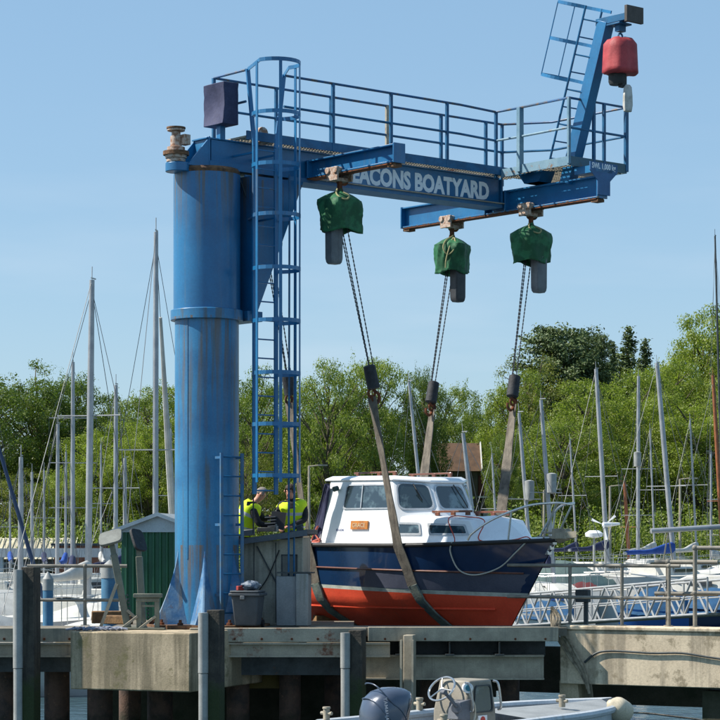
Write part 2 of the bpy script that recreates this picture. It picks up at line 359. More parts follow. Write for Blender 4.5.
# quay wall of pale concrete with coping, leg and dark recess
QR = R(-27)
q0 = Vector((xat(560, 35.9), 35.9, 0))
qw = thing('quay_wall', 'pale concrete quay wall with rounded coping and a shaded recess under it', 'quay wall', q0, QR)
k = MB(); k.box((5.5, .3, (1.70+.86)/2), (11, .6, 1.70-.86)); k.build('wall', m_conc2, qw, bevel=.012)
k = MB(); k.box((5.5, .22, 1.735), (11.02, .5, .07)); k.build('coping', m_conc2, qw, bevel=.02)
k = MB(); k.box((5.6, 1.7, .9), (11.5, .4, .9)); k.build('recess_shade', m_moss, qw)  # upright dark sheet standing in for the shaded underside of the slab
k = MB(); k.prism([(-.05, .1, .9), (.25, .1, .9), (.5, .1, -1.2), (.0, .1, -1.2)], (0, .6, 0)); k.build('leg', m_conc, qw)
k = MB(); k.box((2.45, .45, -.1), (.4, .5, 1.8)); k.build('leg', m_moss, qw)
k = MB()
pts = [(.42, -.03, 1.2), (.62, -.03, 1.35), (.9, -.03, 1.39), (1.5, -.03, 1.37), (2.0, -.03, 1.38), (2.5, -.03, 1.32), (3.2, -.03, 1.26), (4, -.03, 1.3)]
k.tube(catmull(pts, 5), .018, 6)
k = k.build('cable', m_dsteel, qw)
# bunch of old rope and hose hanging over the wall end
k = MB()
for i in range(5):
    o = i*.035
    pts = [(-.15+o*.4, .05-o, 2.05), (-.12+o, -.08, 1.9), (-.08+o*.9, -.14, 1.72), (.02+o*1.2, -.12, 1.55), (.18+o, -.09, 1.3), (.36+o*.6, -.07, 1.05), (.47+o*.3, -.05, .86-o)]
    k.tube(catmull([(p[0]+rnd.uniform(-.02, .02), p[1], p[2]) for p in pts], 4), .022, 6)
k.v = [Matrix.Rotation(QR, 3, 'Z') @ v + q0 for v in k.v]
tag(k.build('hanging_rope', M('old grey rope', (156, 144, 124), .95, c2=(100, 92, 78), vs=12, bump=.5), origin=at(560, 628, 35.5)), 'frayed grey rope bundle hanging over the end of the pale quay wall', 'rope')

# tube handrails
m_rail = M('grey handrail tube', (142, 136, 124), .6, .1, c2=(116, 112, 104), vs=5)
def handrail(label, pts, zr, zm, base, r=.028, posts=True, parts=()):
    t = thing('handrail', label, 'handrail', (*pts[0][:2], base))
    o = Vector((*pts[0][:2], base))
    a = MB(); a.tube([Vector((p[0], p[1], zr))-o for p in pts], r, 10); a.build('top_rail', m_rail, t)
    a = MB(); a.tube([Vector((p[0], p[1], zm))-o for p in pts], r*.95, 10); a.build('mid_rail', m_rail, t)
    for p in pts:
        if not p[2]: continue
        a = MB(); a.tube([Vector((p[0], p[1], base))-o, Vector((p[0], p[1], zr-.005))-o], r*1.02, 10)
        a.ball(Vector((p[0], p[1], zr))-o, r*1.5, 10, 6); a.ball(Vector((p[0], p[1], zm))-o, r*1.5, 10, 6)
        a.lathe([(.07, 0), (.07, .012)], Vector((p[0], p[1], base))-o, 12); a.build('post', m_rail, t)
    return t
Yh = 36.6
zr = zat(566, Yh)
handrail('grey tube handrail beside the tall fender post at the jetty end', [(xat(27, Yh), Yh, 0), (xat(85, Yh), Yh, 1), (xat(127, Yh), Yh, 0)], zr, zat(600, Yh), DZ)
cq, sq = math.cos(QR), math.sin(QR)
def Q(s, dd): return (q0.x+cq*s-sq*dd, q0.y+sq*s+cq*dd)
def sfor(px, dd):
    q = (px-CX)/F; return (q*(q0.y+cq*dd)-q0.x+sq*dd)/(cq-q*sq)
ss = [sfor(p, .35) for p in (525, 570, 622, 669)]
handrail('tube handrail on the quay coping starting behind the boat bow', [(*Q(ss[0]-.3, .35), 0)]+[(*Q(s, .35), 1) for s in ss[1:]]+[(*Q(ss[3]+.18, .35), 0)], 1.77+.93, 1.77+.43, 1.77)
ss = [sfor(p, .28) for p in (695, 740, 790)]
handrail('taller grey tube handrail on the coping with a square bent corner', [(*Q(s, .28), 1) for s in ss], 1.77+1.21, 1.77+.52, 1.77, r=.033)
handrail('short stub of tube handrail overlapping the taller rail corner', [(*Q(sfor(655, .5), .5), 0), (*Q(sfor(668, .5), .5), 1), (*Q(sfor(718, .5), .5), 0)], 1.77+.99, 1.77+.5, 1.77, r=.036)

# ------------------------------------------------------------------ crane
X0, Y0, ANG = -2.43, 36.5, R(40.2)
cA, sA = math.cos(ANG), math.sin(ANG)
def Lc(t, w, z): return Vector((t, -w, z-DZ))
def Wc(t, w, z): return Vector((X0+cA*t+sA*w, Y0+sA*t-cA*w, z))
def tpx(px, w):
    q = (px-CX)/F; return (q*(Y0-cA*w)-X0-sA*w)/(cA-sA*q)
def wpx(px, t):
    q = (px-CX)/F; return (q*(Y0+sA*t)-X0-cA*t)/(sA+cA*q)
crane = thing('slewing_crane', 'tall blue slewing boat crane with caged ladder and railed jib walkway', 'crane', (X0, Y0, DZ), ANG)
def cb(mb, name, mat, parent=None, **k): return mb.build(name, mat, parent or crane, **k)
a = MB(); a.lathe([(.508, 0), (.508, 6.62-DZ)], n=64); cb(a, 'column', m_blue_worn)
a = MB(); a.lathe([(1.0, -.03), (1.0, .035)], n=48); base = cb(a, 'base_plate', m_rust, bevel=.006)
for i in range(14):
    th = 2*math.pi*i/14; b = MB(); b.lathe([(.05, .035), (.05, .07), (.028, .075), (.026, .12)], (.88*math.cos(th), .88*math.sin(th), 0), 6); cb(b, 'bolt', m_brownrust, base)
camdir = -math.pi/2-ANG
for i in range(6):
    th = camdir+2*math.pi*i/6; a = MB()
    def pol(r, aa, z): return (r*math.cos(th+aa), r*math.sin(th+aa), z)
    N = 8
    rings = []
    for j in range(N+1):
        f = j/N; z = .03+1.22*f; k = (1-f)**1.5
        ro = .50+.42*k; hw = R(29)*k+R(1.2)
        rings.append([pol(.49, -hw, z), pol(ro, -.018, z), pol(ro, .018, z), pol(.49, hw, z)])
    a.loft(rings); cb(a, 'base_gusset', m_gusset, smooth=25)
a = MB(); a.lathe([(.53, 6.74-DZ), (.53, 8.88-DZ)], n=64); cb(a, 'sleeve', m_blue)
a = MB(); a.lathe([(.535, 6.57-DZ), (.575, 6.575-DZ), (.575, 6.735-DZ), (.535, 6.745-DZ)], n=64); a.box(Lc(.62, 0, 6.655), (.3, .9, .16)); cb(a, 'collar', m_blue_worn, bevel=.006)
a = MB(); a.lathe([(.515, 8.88-DZ), (.525, 8.93-DZ), (.5, 8.97-DZ)], n=64); cb(a, 'slew_bearing', m_rust)
# narrow weld seam along the column
th = camdir-R(33)
a = MB(); a.box((.509*math.cos(th), .509*math.sin(th), (2.4+6.5)/2-DZ+.3), (.012, .02, 3.9), rz=th); cb(a, 'weld_seam', m_blue_worn)
a = MB(); a.box(Lc(.57, 0, 7.79), (.03, 1.06, 2.2)); cb(a, 'saddle_plate', m_blue)
a = MB()
for w_ in (-.22, .22):
    a.prism([Lc(.585, w_-.01, 6.62), Lc(.78, w_-.01, 6.62), Lc(1.78, w_-.01, 8.93), Lc(.585, w_-.01, 8.93)], (0, -.02, 0))
a.beam(Lc(.78, 0, 6.62), Lc(1.78, 0, 8.93), .42, .02); cb(a, 'knee_brace', m_blue)
# head and jib
JE = 6.27
a = MB(); a.box(Lc((JE-.1)/2-.05, 0, 9.445), (JE+.1, .4, .025)); a.box(Lc((JE+.1)/2-.1, .17, 9.215), (JE+.0, .03, .43)); a.box(Lc((JE+.1)/2-.1, -.17, 9.215), (JE, .03, .43))
a.box(Lc(-.1, 0, 9.22), (.03, .42, .5)); a.box(Lc(.7, 0, 9.03), (1.6, .44, .12)); a.box(Lc(JE-.01, 0, 9.2), (.03, .46, .52))
jib = cb(a, 'jib', m_blue, bevel=.004)
a = MB(); a.box(Lc((1.5+JE)/2, .0, 8.965), (JE-1.5, .46, .07)); cb(a, 'jib_lower_chord', M('lower jib paint', (70, 118, 160), .5, c2=(58, 102, 146), vs=2, rust=(120, 96, 76), rs=6, rthr=.63), bevel=.006)
a = MB(); a.box(Lc((2.0+JE)/2, .255, 9.0), (JE-2.0, .05, .012)); cb(a, 'cable_tray', m_galv_rust)
# lettering on the near face of the jib
t0, t1 = tpx(341, .19), tpx(489, .19)
text('lettering', 'DEACONS BOATYARD', .40, m_white, jib, Lc(t0, .188, 9.055), (1, 0, 0), (0, 0, 1), .003, .045, width=t1-t0)
for s in (-1, 1):
    a = MB(); a.prism([Lc(-.11, s*.19-.015, 8.98), Lc(-.11, s*.19-.015, 9.44), Lc(-.52, s*.19-.015, 8.98)], (0, -.03, 0)); cb(a, 'head_fin', m_blue)
# slew motor
a = MB(); a.lathe([(.2, 8.88-DZ), (.2, 9.02-DZ)], Lc(-.56, 0, DZ), 28); a.box(Lc(-.4, 0, 8.95), (.3, .3, .13)); mot0 = cb(a, 'motor_bracket', m_blue, bevel=.01)
a = MB()
for r, z0, z1 in ((.15, 9.03, 9.09), (.17, 9.09, 9.15), (.19, 9.15, 9.2), (.14, 9.2, 9.27), (.09, 9.27, 9.44), (.07, 9.44, 9.52), (.14, 9.52, 9.555)):
    a.lathe([(r, z0-DZ), (r, z1-DZ-.002)], Lc(-.6, .0, DZ), 22)
a.box(Lc(-.5, .1, 9.38), (.12, .14, .16)); cb(a, 'slew_motor', m_palerust, bevel=.006)
for r_, z0_, z1_ in ((.205, 9.14, 9.2), (.15, 9.555, 9.58)):
    a = MB(); a.lathe([(r_, z0_-DZ), (r_, z1_-DZ)], Lc(-.6, 0, DZ), 22); cb(a, 'motor_flange', m_rust)

# walkway grating and edge channels
WZ = 9.5
a = MB(); ts, te = .45, 6.6
n = int((te-ts)/.06)
for i in range(n): a.box(Lc(ts+(te-ts)*i/n, 0, WZ), (.012, .86, .03))
for i in range(9): a.box(Lc((ts+te)/2, -.4+.1*i, WZ-.002), (te-ts, .012, .03))
cb(a, 'grating', m_galv_rust, smooth=0)
for s in (-1, 1):
    a = MB(); a.box(Lc((ts+te)/2-.15, s*.45, WZ+.02), (te-ts-.3, .03, .14)); cb(a, 'edge_channel', m_blue_dark)
# guard rails
RZ, MZ = 10.56, 10.06
def rail(pts, name='guard_rail', mat=m_rail_rust, r=.021):
    a = MB(); a.tube([Lc(*p) for p in pts], r, 8); return cb(a, name, mat)
def post(t, w_, z0=WZ-.05, z1=RZ, mat=m_blue_dark, sx=.055):
    a = MB(); a.box(Lc(t, w_, (z0+z1)/2), (sx, sx*.8, z1-z0)); return cb(a, 'rail_post', mat, bevel=.004)
tA, tB = .47, 1.2
near_t = [tB, tpx(333, .45), tpx(391, .45), tpx(447, .45), tpx(492, .25)]
rail([(tB, .45, RZ), (near_t[-2]+.3, .45, RZ), (near_t[-1], .35, RZ)]); rail([(tB, .45, MZ), (near_t[-2]+.3, .45, MZ), (near_t[-1], .35, MZ)], mat=m_blue_dark)
for t_ in near_t[1:-1]: post(t_, .45)
post(near_t[-1], .35, 9.4)
far_t = [tA, 1.75, tpx(331, -.45), tpx(387, -.45), tpx(441, -.45), 6.5]
rail([(tA, -.45, RZ), (6.9, -.45, RZ)]); rail([(tA, -.45, MZ), (6.9, -.45, MZ)], mat=m_blue_dark)
for t_ in far_t: post(t_, -.45, mat=m_blue_dark if t_ != far_t[3] else m_galv_rust)
rail([(tA, -.45, RZ), (tA, .40, RZ)]); rail([(tA, -.45, MZ), (tA, .40, MZ)], mat=m_blue_dark)
# end platform
pt0, pt1, pw0, pw1 = 6.02, 7.42, .92, 2.1
jn = near_t[-1]
rail([(jn, .35, RZ), (pt0, pw0, RZ), (pt0, pw1, RZ), (pt1, pw1, RZ), (pt1, .3, RZ), (6.9, -.45, RZ)]); rail([(jn, .35, MZ), (pt0, pw0, MZ), (pt0, pw1, MZ)], mat=m_pale_blue)
rail([(pt0, pw1, MZ), (pt1, pw1, MZ), (pt1, .3, MZ), (6.9, -.45, MZ)], mat=m_blue_dark)
post(pt0, pw0, mat=m_pale_blue, sx=.1); post(pt0, pw1, mat=m_pale_blue); post(pt1, pw1, sx=.07); post(pt1, .9, mat=m_blue_dark); post((pt0+pt1)/2-.1, pw1); post(pt0+.85, pw1); post(6.9, -.45)
a = MB(); a.box(Lc(pt0, (pw1+pw0)/2, WZ+.0), (.03, pw1-pw0+.03, .15)); a.box(Lc(pt0, (.45+pw0)/2, WZ-.02), (.03, pw0-.45, .14)); cb(a, 'platform_edge', m_pale_blue)
a = MB(); a.box(Lc((pt0+pt1)/2, pw1, WZ), (pt1-pt0, .03, .16)); a.box(Lc(pt1, (pw1+.3)/2, WZ), (.03, pw1-.3, .15)); cb(a, 'platform_edge', M('grey blue edge', (74, 104, 116), .6, rust=(110, 86, 62), rs=8))
a = MB()
for i in range(26): a.box(Lc(pt0+.02+(pt1-pt0-.04)*i/25, (pw1+.3)/2, WZ-.03), (.012, pw1-.3, .03))
for i in range(18): a.box(Lc((pt0+pt1)/2, .35+(pw1-.4)*i/17, WZ-.032), (pt1-pt0, .012, .03))
cb(a, 'platform_grating', m_galv_rust, smooth=0)
a = MB()
for i in range(4): a.prism([Lc(pt0+.12, .75+.06*i, WZ-.06), Lc(pt0+.12, 1.35, WZ-.06), Lc(pt0+.12, 1.25, 9.26), Lc(pt0+.12, .9, 9.26)], (.3, 0, 0))
cb(a, 'platform_bracket', m_blue)
# cross beams
def crossbeam(t_, zb, zt, w0, w1):
    a = MB(); h = zt-zb
    for s0, s1 in ((w0, w1),):
        a.box(Lc(t_, (s0+s1)/2, zt-.0125), (.2, s1-s0, .025)); a.box(Lc(t_, (s0+s1)/2, zb+.0125), (.2, s1-s0, .025)); a.box(Lc(t_, (s0+s1)/2, (zb+zt)/2), (.02, s1-s0, h-.05))
    for w_ in (w0, w1): a.box(Lc(t_, w_, (zb+zt)/2), (.24, .03, h+.02))
    for w_ in (.26, -.26): a.box(Lc(t_, w_, (zb+zt)/2), (.24, .03, h))
    o = cb(a, 'cross_beam', m_blue, bevel=.004)
    a = MB(); a.box(Lc(t_, (w0+w1)/2, zb-.012), (.19, w1-w0-.1, .02)); cb(a, 'wheel_track', m_brownrust, o)
    for w_ in (w1-.1, w0+.1):
        a = MB(); a.box(Lc(t_, w_, zb-.04), (.16, .16, .05)); cb(a, 'end_stop', m_rust, o)
    return o
T1, T2 = 1.95, 6.4
crossbeam(T1, 9.0, 9.29, -2.5, 2.40); x2 = crossbeam(T2, 8.86, 9.235, -2.5, 2.5)
# load plate over the beam end
a = MB(); y_ = -2.47
pl = [(T2-.33, 9.44), (T2+.33, 9.44), (T2+.33, 9.3), (T2+.15, 9.14), (T2+.15, 8.9), (T2-.15, 8.9), (T2-.15, 9.14), (T2-.33, 9.3)]
a.prism([Lc(t_, 2.53, z) for t_, z in pl], (0, -.02, 0)); plate = cb(a, 'load_plate', M('plate blue', (52, 100, 146), .5, c2=(44, 88, 132), vs=5))
text('lettering', 'SWL 1,000 kg', .13, m_white, plate, Lc(T2-.29, 2.552, 9.335), (1, 0, 0), (0, 0, 1), .002, .02, width=.57)
a = MB(); a.box(Lc(T2, 2.3, 9.34), (.4, .5, .12)); cb(a, 'platform_bracket', m_blue)
# inclined davit arm leaning outwards along the cross beam, head beam, caged ladder behind it
wb_, wt2 = wpx(568, T2), wpx(606, T2)
zt2 = zat(22, Y0+sA*T2-cA*wt2)
ba, ta = Lc(T2, wb_, 9.2), Lc(T2, wt2, zt2)
a = MB(); a.beam(ba, ta, .2, .22, (0, -.2, 1)); arm = cb(a, 'davit_arm', m_blue, bevel=.006)
a = MB(); a.box(Lc(T2, wt2+.22, zt2-.0), (.18, .75, .12)); a.box(Lc(T2, wt2+.3, zt2-.1), (.3, .3, .03)); cb(a, 'davit_head', m_blue_dark, bevel=.005)
a = MB(); a.box(Lc(T2+.02, wt2+.62, zt2+.02), (.40, .06, .27)); cb(a, 'stop_board', M('dark grey board', (86, 78, 74), .7, c2=(70, 64, 60)), bevel=.004)
dv = (ta-ba).normalized()
l0, l1 = ba+dv*.2, ta+dv*.12
BK = Vector((0, 1, 0))                                   # away from the arm, back over the platform
def lp_(f, dt, dw): return l0.lerp(l1, f)+Vector((dt, dw, .32*dw))
lad = None
la = MB()
for dt in (-.2, .2): la.tube([lp_(0, dt, .34), lp_(1.03, dt, .34)], .019, 8)
lad = cb(la, 'davit_ladder', m_blue_dark)
for i in range(9):
    f = (i+.5)/9; a = MB(); a.tube([lp_(f, -.2, .34), lp_(f, .2, .34)], .012, 6); cb(a, 'rung', m_blue_dark, lad)
    if i % 2 == 0:
        a = MB(); a.tube([lp_(f, -.2, .34), lp_(f, -.08, .05)], .013, 6); cb(a, 'bracket', m_blue_dark, lad)
ends = []
for f in (.555, .79, 1.02):
    a = MB(); pts = catmull([lp_(f, .2, .34), lp_(f, .34, .62), lp_(f, .24, .95), lp_(f, 0, 1.04), lp_(f, -.24, .95), lp_(f, -.34, .62), lp_(f, -.2, .34)], 4)
    for u, v in zip(pts[:-1], pts[1:]): a.beam(u, v, .012, .055, tuple(dv))
    a.beam(lp_(f, .2, .34), lp_(f, .12, .05), .02, .05, tuple(dv)); cb(a, 'cage_hoop', m_blue, lad); ends.append((lp_(f, .2, .98), lp_(f, -.26, .93)))
for j in (0, 1):
    a = MB(); a.tube([e[j] for e in ends], .011, 6); cb(a, 'cage_strip', m_blue, lad)
# main caged ladder on the near side
tS, tE = tpx(254.5, .75), tpx(276, .75)
zb_, zt_ = 3.82, 9.5
la = MB()
for t_, tt in ((tS, tA), (tE, tB)):
    la.beam(Lc(t_, .75, zb_), Lc(t_, .75, 9.3), .03, .07, (1, 0, 0)); la.beam(Lc(t_, .75, 9.3), Lc(tt, .45, RZ), .03, .07, (1, 0, 0))
    la.beam(Lc(t_, .75, 8.2), Lc(max(t_, .62), .24, 8.2), .03, .03); la.beam(Lc(t_, .75, 9.2), Lc(t_, .2, 9.2), .03, .03)
lad = cb(la, 'caged_ladder', m_blue)
z = zb_+.06
while z < 9.45:
    a = MB(); a.tube([Lc(tS, .75, z), Lc(tE, .75, z)], .012, 8); cb(a, 'rung', m_blue, lad); z += .298
tm = (tS+tE)/2; hr = .38
verts_ = []
for z in [zat(y, 36.2) for y in (116, 167, 217, 270, 322, 374, 425, 476)]:
    a = MB(); pts = [Lc(tS, .75, z)]+[Lc(tm+hr*math.cos(th), 1.03+hr*math.sin(th), z) for th in [R(215-250*i/16) for i in range(17)]]+[Lc(tE, .75, z)]
    for u, v in zip(pts[:-1], pts[1:]): a.beam(u, v, .012, .06)
    cb(a, 'cage_hoop', m_blue, lad)
a = MB(); z = zat(66, 36.2)
pts = [Lc(tA, .45, RZ), Lc(tA-.15, .8, RZ)]+[Lc(tm+hr*math.cos(th), 1.03+hr*math.sin(th), RZ+.02) for th in [R(170-190*i/12) for i in range(13)]]+[Lc(tB, .45, RZ)]
for u, v in zip(pts[:-1], pts[1:]): a.beam(u, v, .012, .06)
cb(a, 'cage_hoop', m_blue, lad)
for th in (180, 118, 55, 0):
    a = MB(); p = (tm+hr*1.01*math.cos(R(th)), 1.03+hr*1.01*math.sin(R(th)))
    a.beam(Lc(*p, 4.0), Lc(*p, RZ), .05, .014, (math.cos(R(th)), -math.sin(R(th)), 0)); cb(a, 'cage_strip', m_blue, lad)
# second ladder flat on the column near the foot (fixed part)
ra = camdir+R(40)
er = Vector((math.cos(ra), math.sin(ra), 0)); et = Vector((-math.sin(ra), math.cos(ra), 0))
la = MB(); ln = []
for s in (-1, 1):
    la.beam(er*.66+et*s*.2+Vector((0, 0, .1)), er*.66+et*s*.2+Vector((0, 0, 2.72)), .05, .03, tuple(er))
    for zz in (.5, 1.6, 2.65): la.beam(er*.5+et*s*.2+Vector((0, 0, zz)), er*.66+et*s*.2+Vector((0, 0, zz)), .02, .04)
lad2 = cb(la, 'column_ladder', M('ladder blue', (52, 106, 150), .5, c2=(90, 112, 126), vs=6))
for i in range(9):
    a = MB(); a.tube([er*.66+et*-.2+Vector((0, 0, .22+i*.305)), er*.66+et*.2+Vector((0, 0, .22+i*.305))], .013, 8); cb(a, 'rung', m_blue_dark, lad2)
# work lamp and pipe along the head
a = MB(); a.tube([Lc(.9, .3, 9.62), Lc(.9, .05, 9.62)], .1, 12); a.box(Lc(.9, .18, 9.5), (.12, .2, .12)); cb(a, 'work_lamp', m_palerust)
a = MB(); a.tube(catmull([Lc(.42, .22, 9.0), Lc(.6, .3, 8.4), Lc(.66, .3, 7.6), Lc(.74, .3, 6.5), Lc(.7, .3, 5.2), Lc(.66, .35, 3.2)], 6), .012, 6); cb(a, 'hanging_cable', m_dsteel)
for dx in (.0, .11):
    a = MB(); a.tube([Lc(1.0+dx, .85, 8.9), Lc(.98+dx, .85, 2.5)], .016, 8); cb(a, 'pendant_tube', m_blue_dark)
a = MB(); a.tube([Lc(1.03, .85, 2.5), Lc(1.03, .85, 2.32)], .035, 10); a.box(Lc(1.03, .85, 2.2), (.09, .06, .26)); cb(a, 'pendant_control', m_box_grey, bevel=.008)

# covered box at the rear of the head (own thing, bolted on a post)
bxl = thing('covered_floodlight', 'square floodlight under a faded purple cover on top of the crane head', 'floodlight', Wc(.15, .17, 9.46), ANG)
a = MB(); a.box((0, 0, .1), (.1, .1, .24)); a.build('bracket', m_blue, bxl)
a = MB()
N = 7
rings = []
for i in range(N+1):
    z = .2+.66*i/N; f = math.sin(math.pi*i/N); h = .27+.0*f-.015*(i == 0); wv = .15-.012*f
    ring = []
    for (x, y) in ((-1, -1), (-1, -.5), (-1, 0), (-1, .5), (-1, 1), (1, 1), (1, 0), (1, -1)):
        pinch = .085*f*(1-abs(y))**.6 if x < 0 else -.03*f*(1-abs(y))
        ring.append((x*wv+pinch+rnd.uniform(-.006, .006), y*h+rnd.uniform(-.006, .006), z))
    rings.append(ring)
a.loft(rings); a.build('cover', m_purple, bxl, smooth=50, bevel=.01)
# ------------------------------------------------------------------ hoists hanging from the cross beams
def chainlinks(a, b, sag=0.0):
    m = MB(); a, b = Vector(a), Vector(b); L = (b-a).length; n = max(4, int(L/.034)); d = (b-a).normalized()
    s1 = d.orthogonal().normalized(); s2 = d.cross(s1)
    for i in range(n):
        p = a+(b-a)*((i+.5)/n); u = s1 if i % 2 else s2
        m.beam(p-d*.0215, p+d*.0215, .021, .011, tuple(d.cross(u)))
    return m
def hood(seed, w=.325, h=.70, mat=None):
    """tarpaulin hood gathered at the neck, with folds"""
    rg = random.Random(seed); m = MB(); N, K = 18, 64; rings = []
    ph = [rg.uniform(0, 6.28) for _ in range(6)]
    for i in range(N+1):
        f = i/N
        prof = [(.0, .09), (.06, .13), (.12, .5), (.2, .86), (.28, 1.03), (.42, 1.06), (.7, .98), (.93, .93), (1.0, .95)]
        for j in range(len(prof)-1):
            if prof[j][0] <= f <= prof[j+1][0]:
                q = (f-prof[j][0])/(prof[j+1][0]-prof[j][0]); r = prof[j][1]*(1-q)+prof[j+1][1]*q; break
        ring = []
        for k in range(K):
            a = 2*math.pi*k/K; c, s = math.cos(a), math.sin(a); e = 3.2 if f > .25 else 2.2
            q = (abs(c)**e+abs(s)**e)**(-1/e)
            fold = 1+.07*math.sin(3*a+ph[0]+3*f)*f+.07*(1-2*abs(math.sin(2.5*a+ph[1]-2*f)))*(.35+.65*f)+.035*(1-2*abs(math.sin(6*a+ph[2]+5*f)))+.12*max(0, math.sin(2*a+ph[3]+6*f)-.6)
            ring.append((w*r*q*c*fold, w*.88*r*q*s*fold, -h*f-.03*math.sin(3*a+ph[4])*f))
        rings.append(ring)
    m.loft(rings, True, False)
    return m
def hoist(name, t, w, zb, label, seed, box_side, boxmat, hook, cover_mat, tie, with_chain=True, rz=0.0):
    """electric chain hoist on a trolley; `hook` is the world point of the hook block"""
    o = Wc(t, w, zb); rt = thing(name, label, 'chain hoist', o, ANG, 'covered chain hoists under the crane')
    im = Matrix.Rotation(-ANG, 3, 'Z')
    a = MB()
    for s in (-1, 1):
        a.box((s*.15, 0, .0), (.035, .28, .22))
        for yy in (-.1, .1): a.tube([(s*.06, yy, .055), (s*.19, yy, .055)], .055, 12)
    a.box((0, 0, -.08), (.34, .1, .06)); a.build('trolley', m_palerust, rt, bevel=.006)
    a = MB(); a.tube([(.17, .2, -.03), (.28, .2, -.03)], .1, 14); a.box((.2, .14, -.03), (.08, .2, .1)); a.build('travel_motor', m_brownrust, rt)
    a = MB(); a.box((0, 0, -.16), (.07, .05, .22)); a.torus((0, 0, -.27), .055, .018, 16, 8, Matrix.Rotation(R(90), 3, 'X')); a.build('suspension_hook', m_brownrust, rt)
    c = hood(seed); c.v = [Matrix.Rotation(rz, 3, 'Z') @ v + Vector((0, 0, -.22)) for v in c.v]
    cov = c.build('cover', cover_mat, rt, smooth=32); so = cov.modifiers.new('cloth', 'SOLIDIFY'); so.thickness = .006
    if tie:
        a = MB(); f = Vector((-.1, -.2, 0)) if tie == 1 else Vector((.12, -.22, 0))
        lp = catmull([(.02, -.10, -.25), (-.12, -.27, -.36), (-.17, -.345, -.5), (-.10, -.36, -.62), (.0, -.36, -.56), (.05, -.34, -.44), (.02, -.2, -.3), (-.06, -.34, -.5), (-.12, -.37, -.72), (-.13, -.36, -.86)], 5) if tie == 1 else catmull([(-.04, -.08, -.24), (-.05, -.26, -.34), (.02, -.345, -.42), (.12, -.34, -.44), (.15, -.31, -.38), (.06, -.24, -.32)], 5)
        a.tube([Matrix.Rotation(ANG*-1, 3, 'Z') @ v for v in lp], .014, 6); a.build('tie_cord', m_cord, cov)
    a = MB(); bx_ = Matrix.Rotation(-ANG, 3, 'Z') @ Vector((box_side, -.10, 0))
    rings = []
    for z, k in ((-.75, 1), (-1.36, .97), (-1.42, .88), (-1.45, .7)):
        rings.append([(bx_.x+.12*k*x, bx_.y+.10*k*y, z) for x, y in ((-.8, -1), (.8, -1), (1, -.8), (1, .8), (.8, 1), (-.8, 1), (-1, .8), (-1, -.8))])
    a.v = []; a.loft(rings); a.v = [v if v.z > -.7 else v for v in a.v]; a.build('chain_container', boxmat, rt, smooth=30)
    a = MB(); a.box((0, 0, -.62), (.34, .3, .36)); a.build('motor_body', m_dsteel, rt, bevel=.03)
    if with_chain:
        hk = im @ (hook-o)
        d = Vector((hk.x, hk.y, 0)); 
        for (sx, sy) in ((-.07, 0), (.0, .03), (.07, -.02)):
            ch_ = chainlinks((sx-bx_.x*.55, sy-bx_.y*.4, -.82), (hk.x+sx*.55, hk.y+sy, hk.z+.12)); ch_.build('chain', m_chain, rt, smooth=0)
        dr = (hk-Vector((0, 0, -.8))).normalized()
        a = MB(); a.tube([hk-dr*.22, hk-dr*.2, hk+dr*.16, hk+dr*.18], [.06, .1, .105, .07], 14); blk = a.build('hook_block', m_rubber, rt)
        a = MB(); hp = hk+dr*.26
        a.tube(catmull([hk+dr*.15, hk+dr*.2+Vector((.0, .0, 0)), hp+Vector((.08, 0, 0)), hp+dr*.1+Vector((.06, 0, 0)), hp+dr*.15, hp+dr*.1-Vector((.07, 0, 0)), hp+dr*.02-Vector((.09, 0, 0))], 5), .026, 8)
        a.build('hook', m_brownrust, blk)
    return rt
ZH = 5.72
hooks = {}
for key, t_, w_, cont in (('A1', T1, .95, (3.0, 1.24, 3.0)), ('A0', T1, -1.05, (3.0, -1.06, 3.0)), ('B0', T2, wpx(452, T2), (5.25, -.98, 3.0)), ('B1', T2, wpx(531, T2), (5.25, 1.15, 3.0))):
    zt_ = 8.7; f = (zt_-ZH)/(zt_-cont[2])
    hooks[key] = (Wc(t_+(cont[0]-t_)*f, w_+(cont[1]-w_)*f, ZH), cont, w_)
hoist('chain_hoist', T1, hooks['A1'][2], 8.98, 'green covered hoist nearest the crane mast, lettering beam beginning beside it', 3, -.09, m_box_grey, hooks['A1'][0], m_green_tarp, 2)
hoist('chain_hoist', T1, hooks['A0'][2], 8.98, 'covered hoist mostly hidden behind the blue ladder and knee brace', 5, -.09, m_box_grey, hooks['A0'][0], m_green_tarp, 0, rz=.4)
hoist('chain_hoist', T2, hooks['B0'][2], 8.84, 'green covered hoist with a loop of yellow cord and a dark chain box', 8, .10, m_dark_box, hooks['B0'][0], m_green_tarp, 1, rz=.5)
hoist('chain_hoist', T2, hooks['B1'][2], 8.84, 'green covered hoist under the railed end platform with grey chain box', 12, .13, m_box_grey, hooks['B1'][0], m_green_tarp, 2, rz=.2)
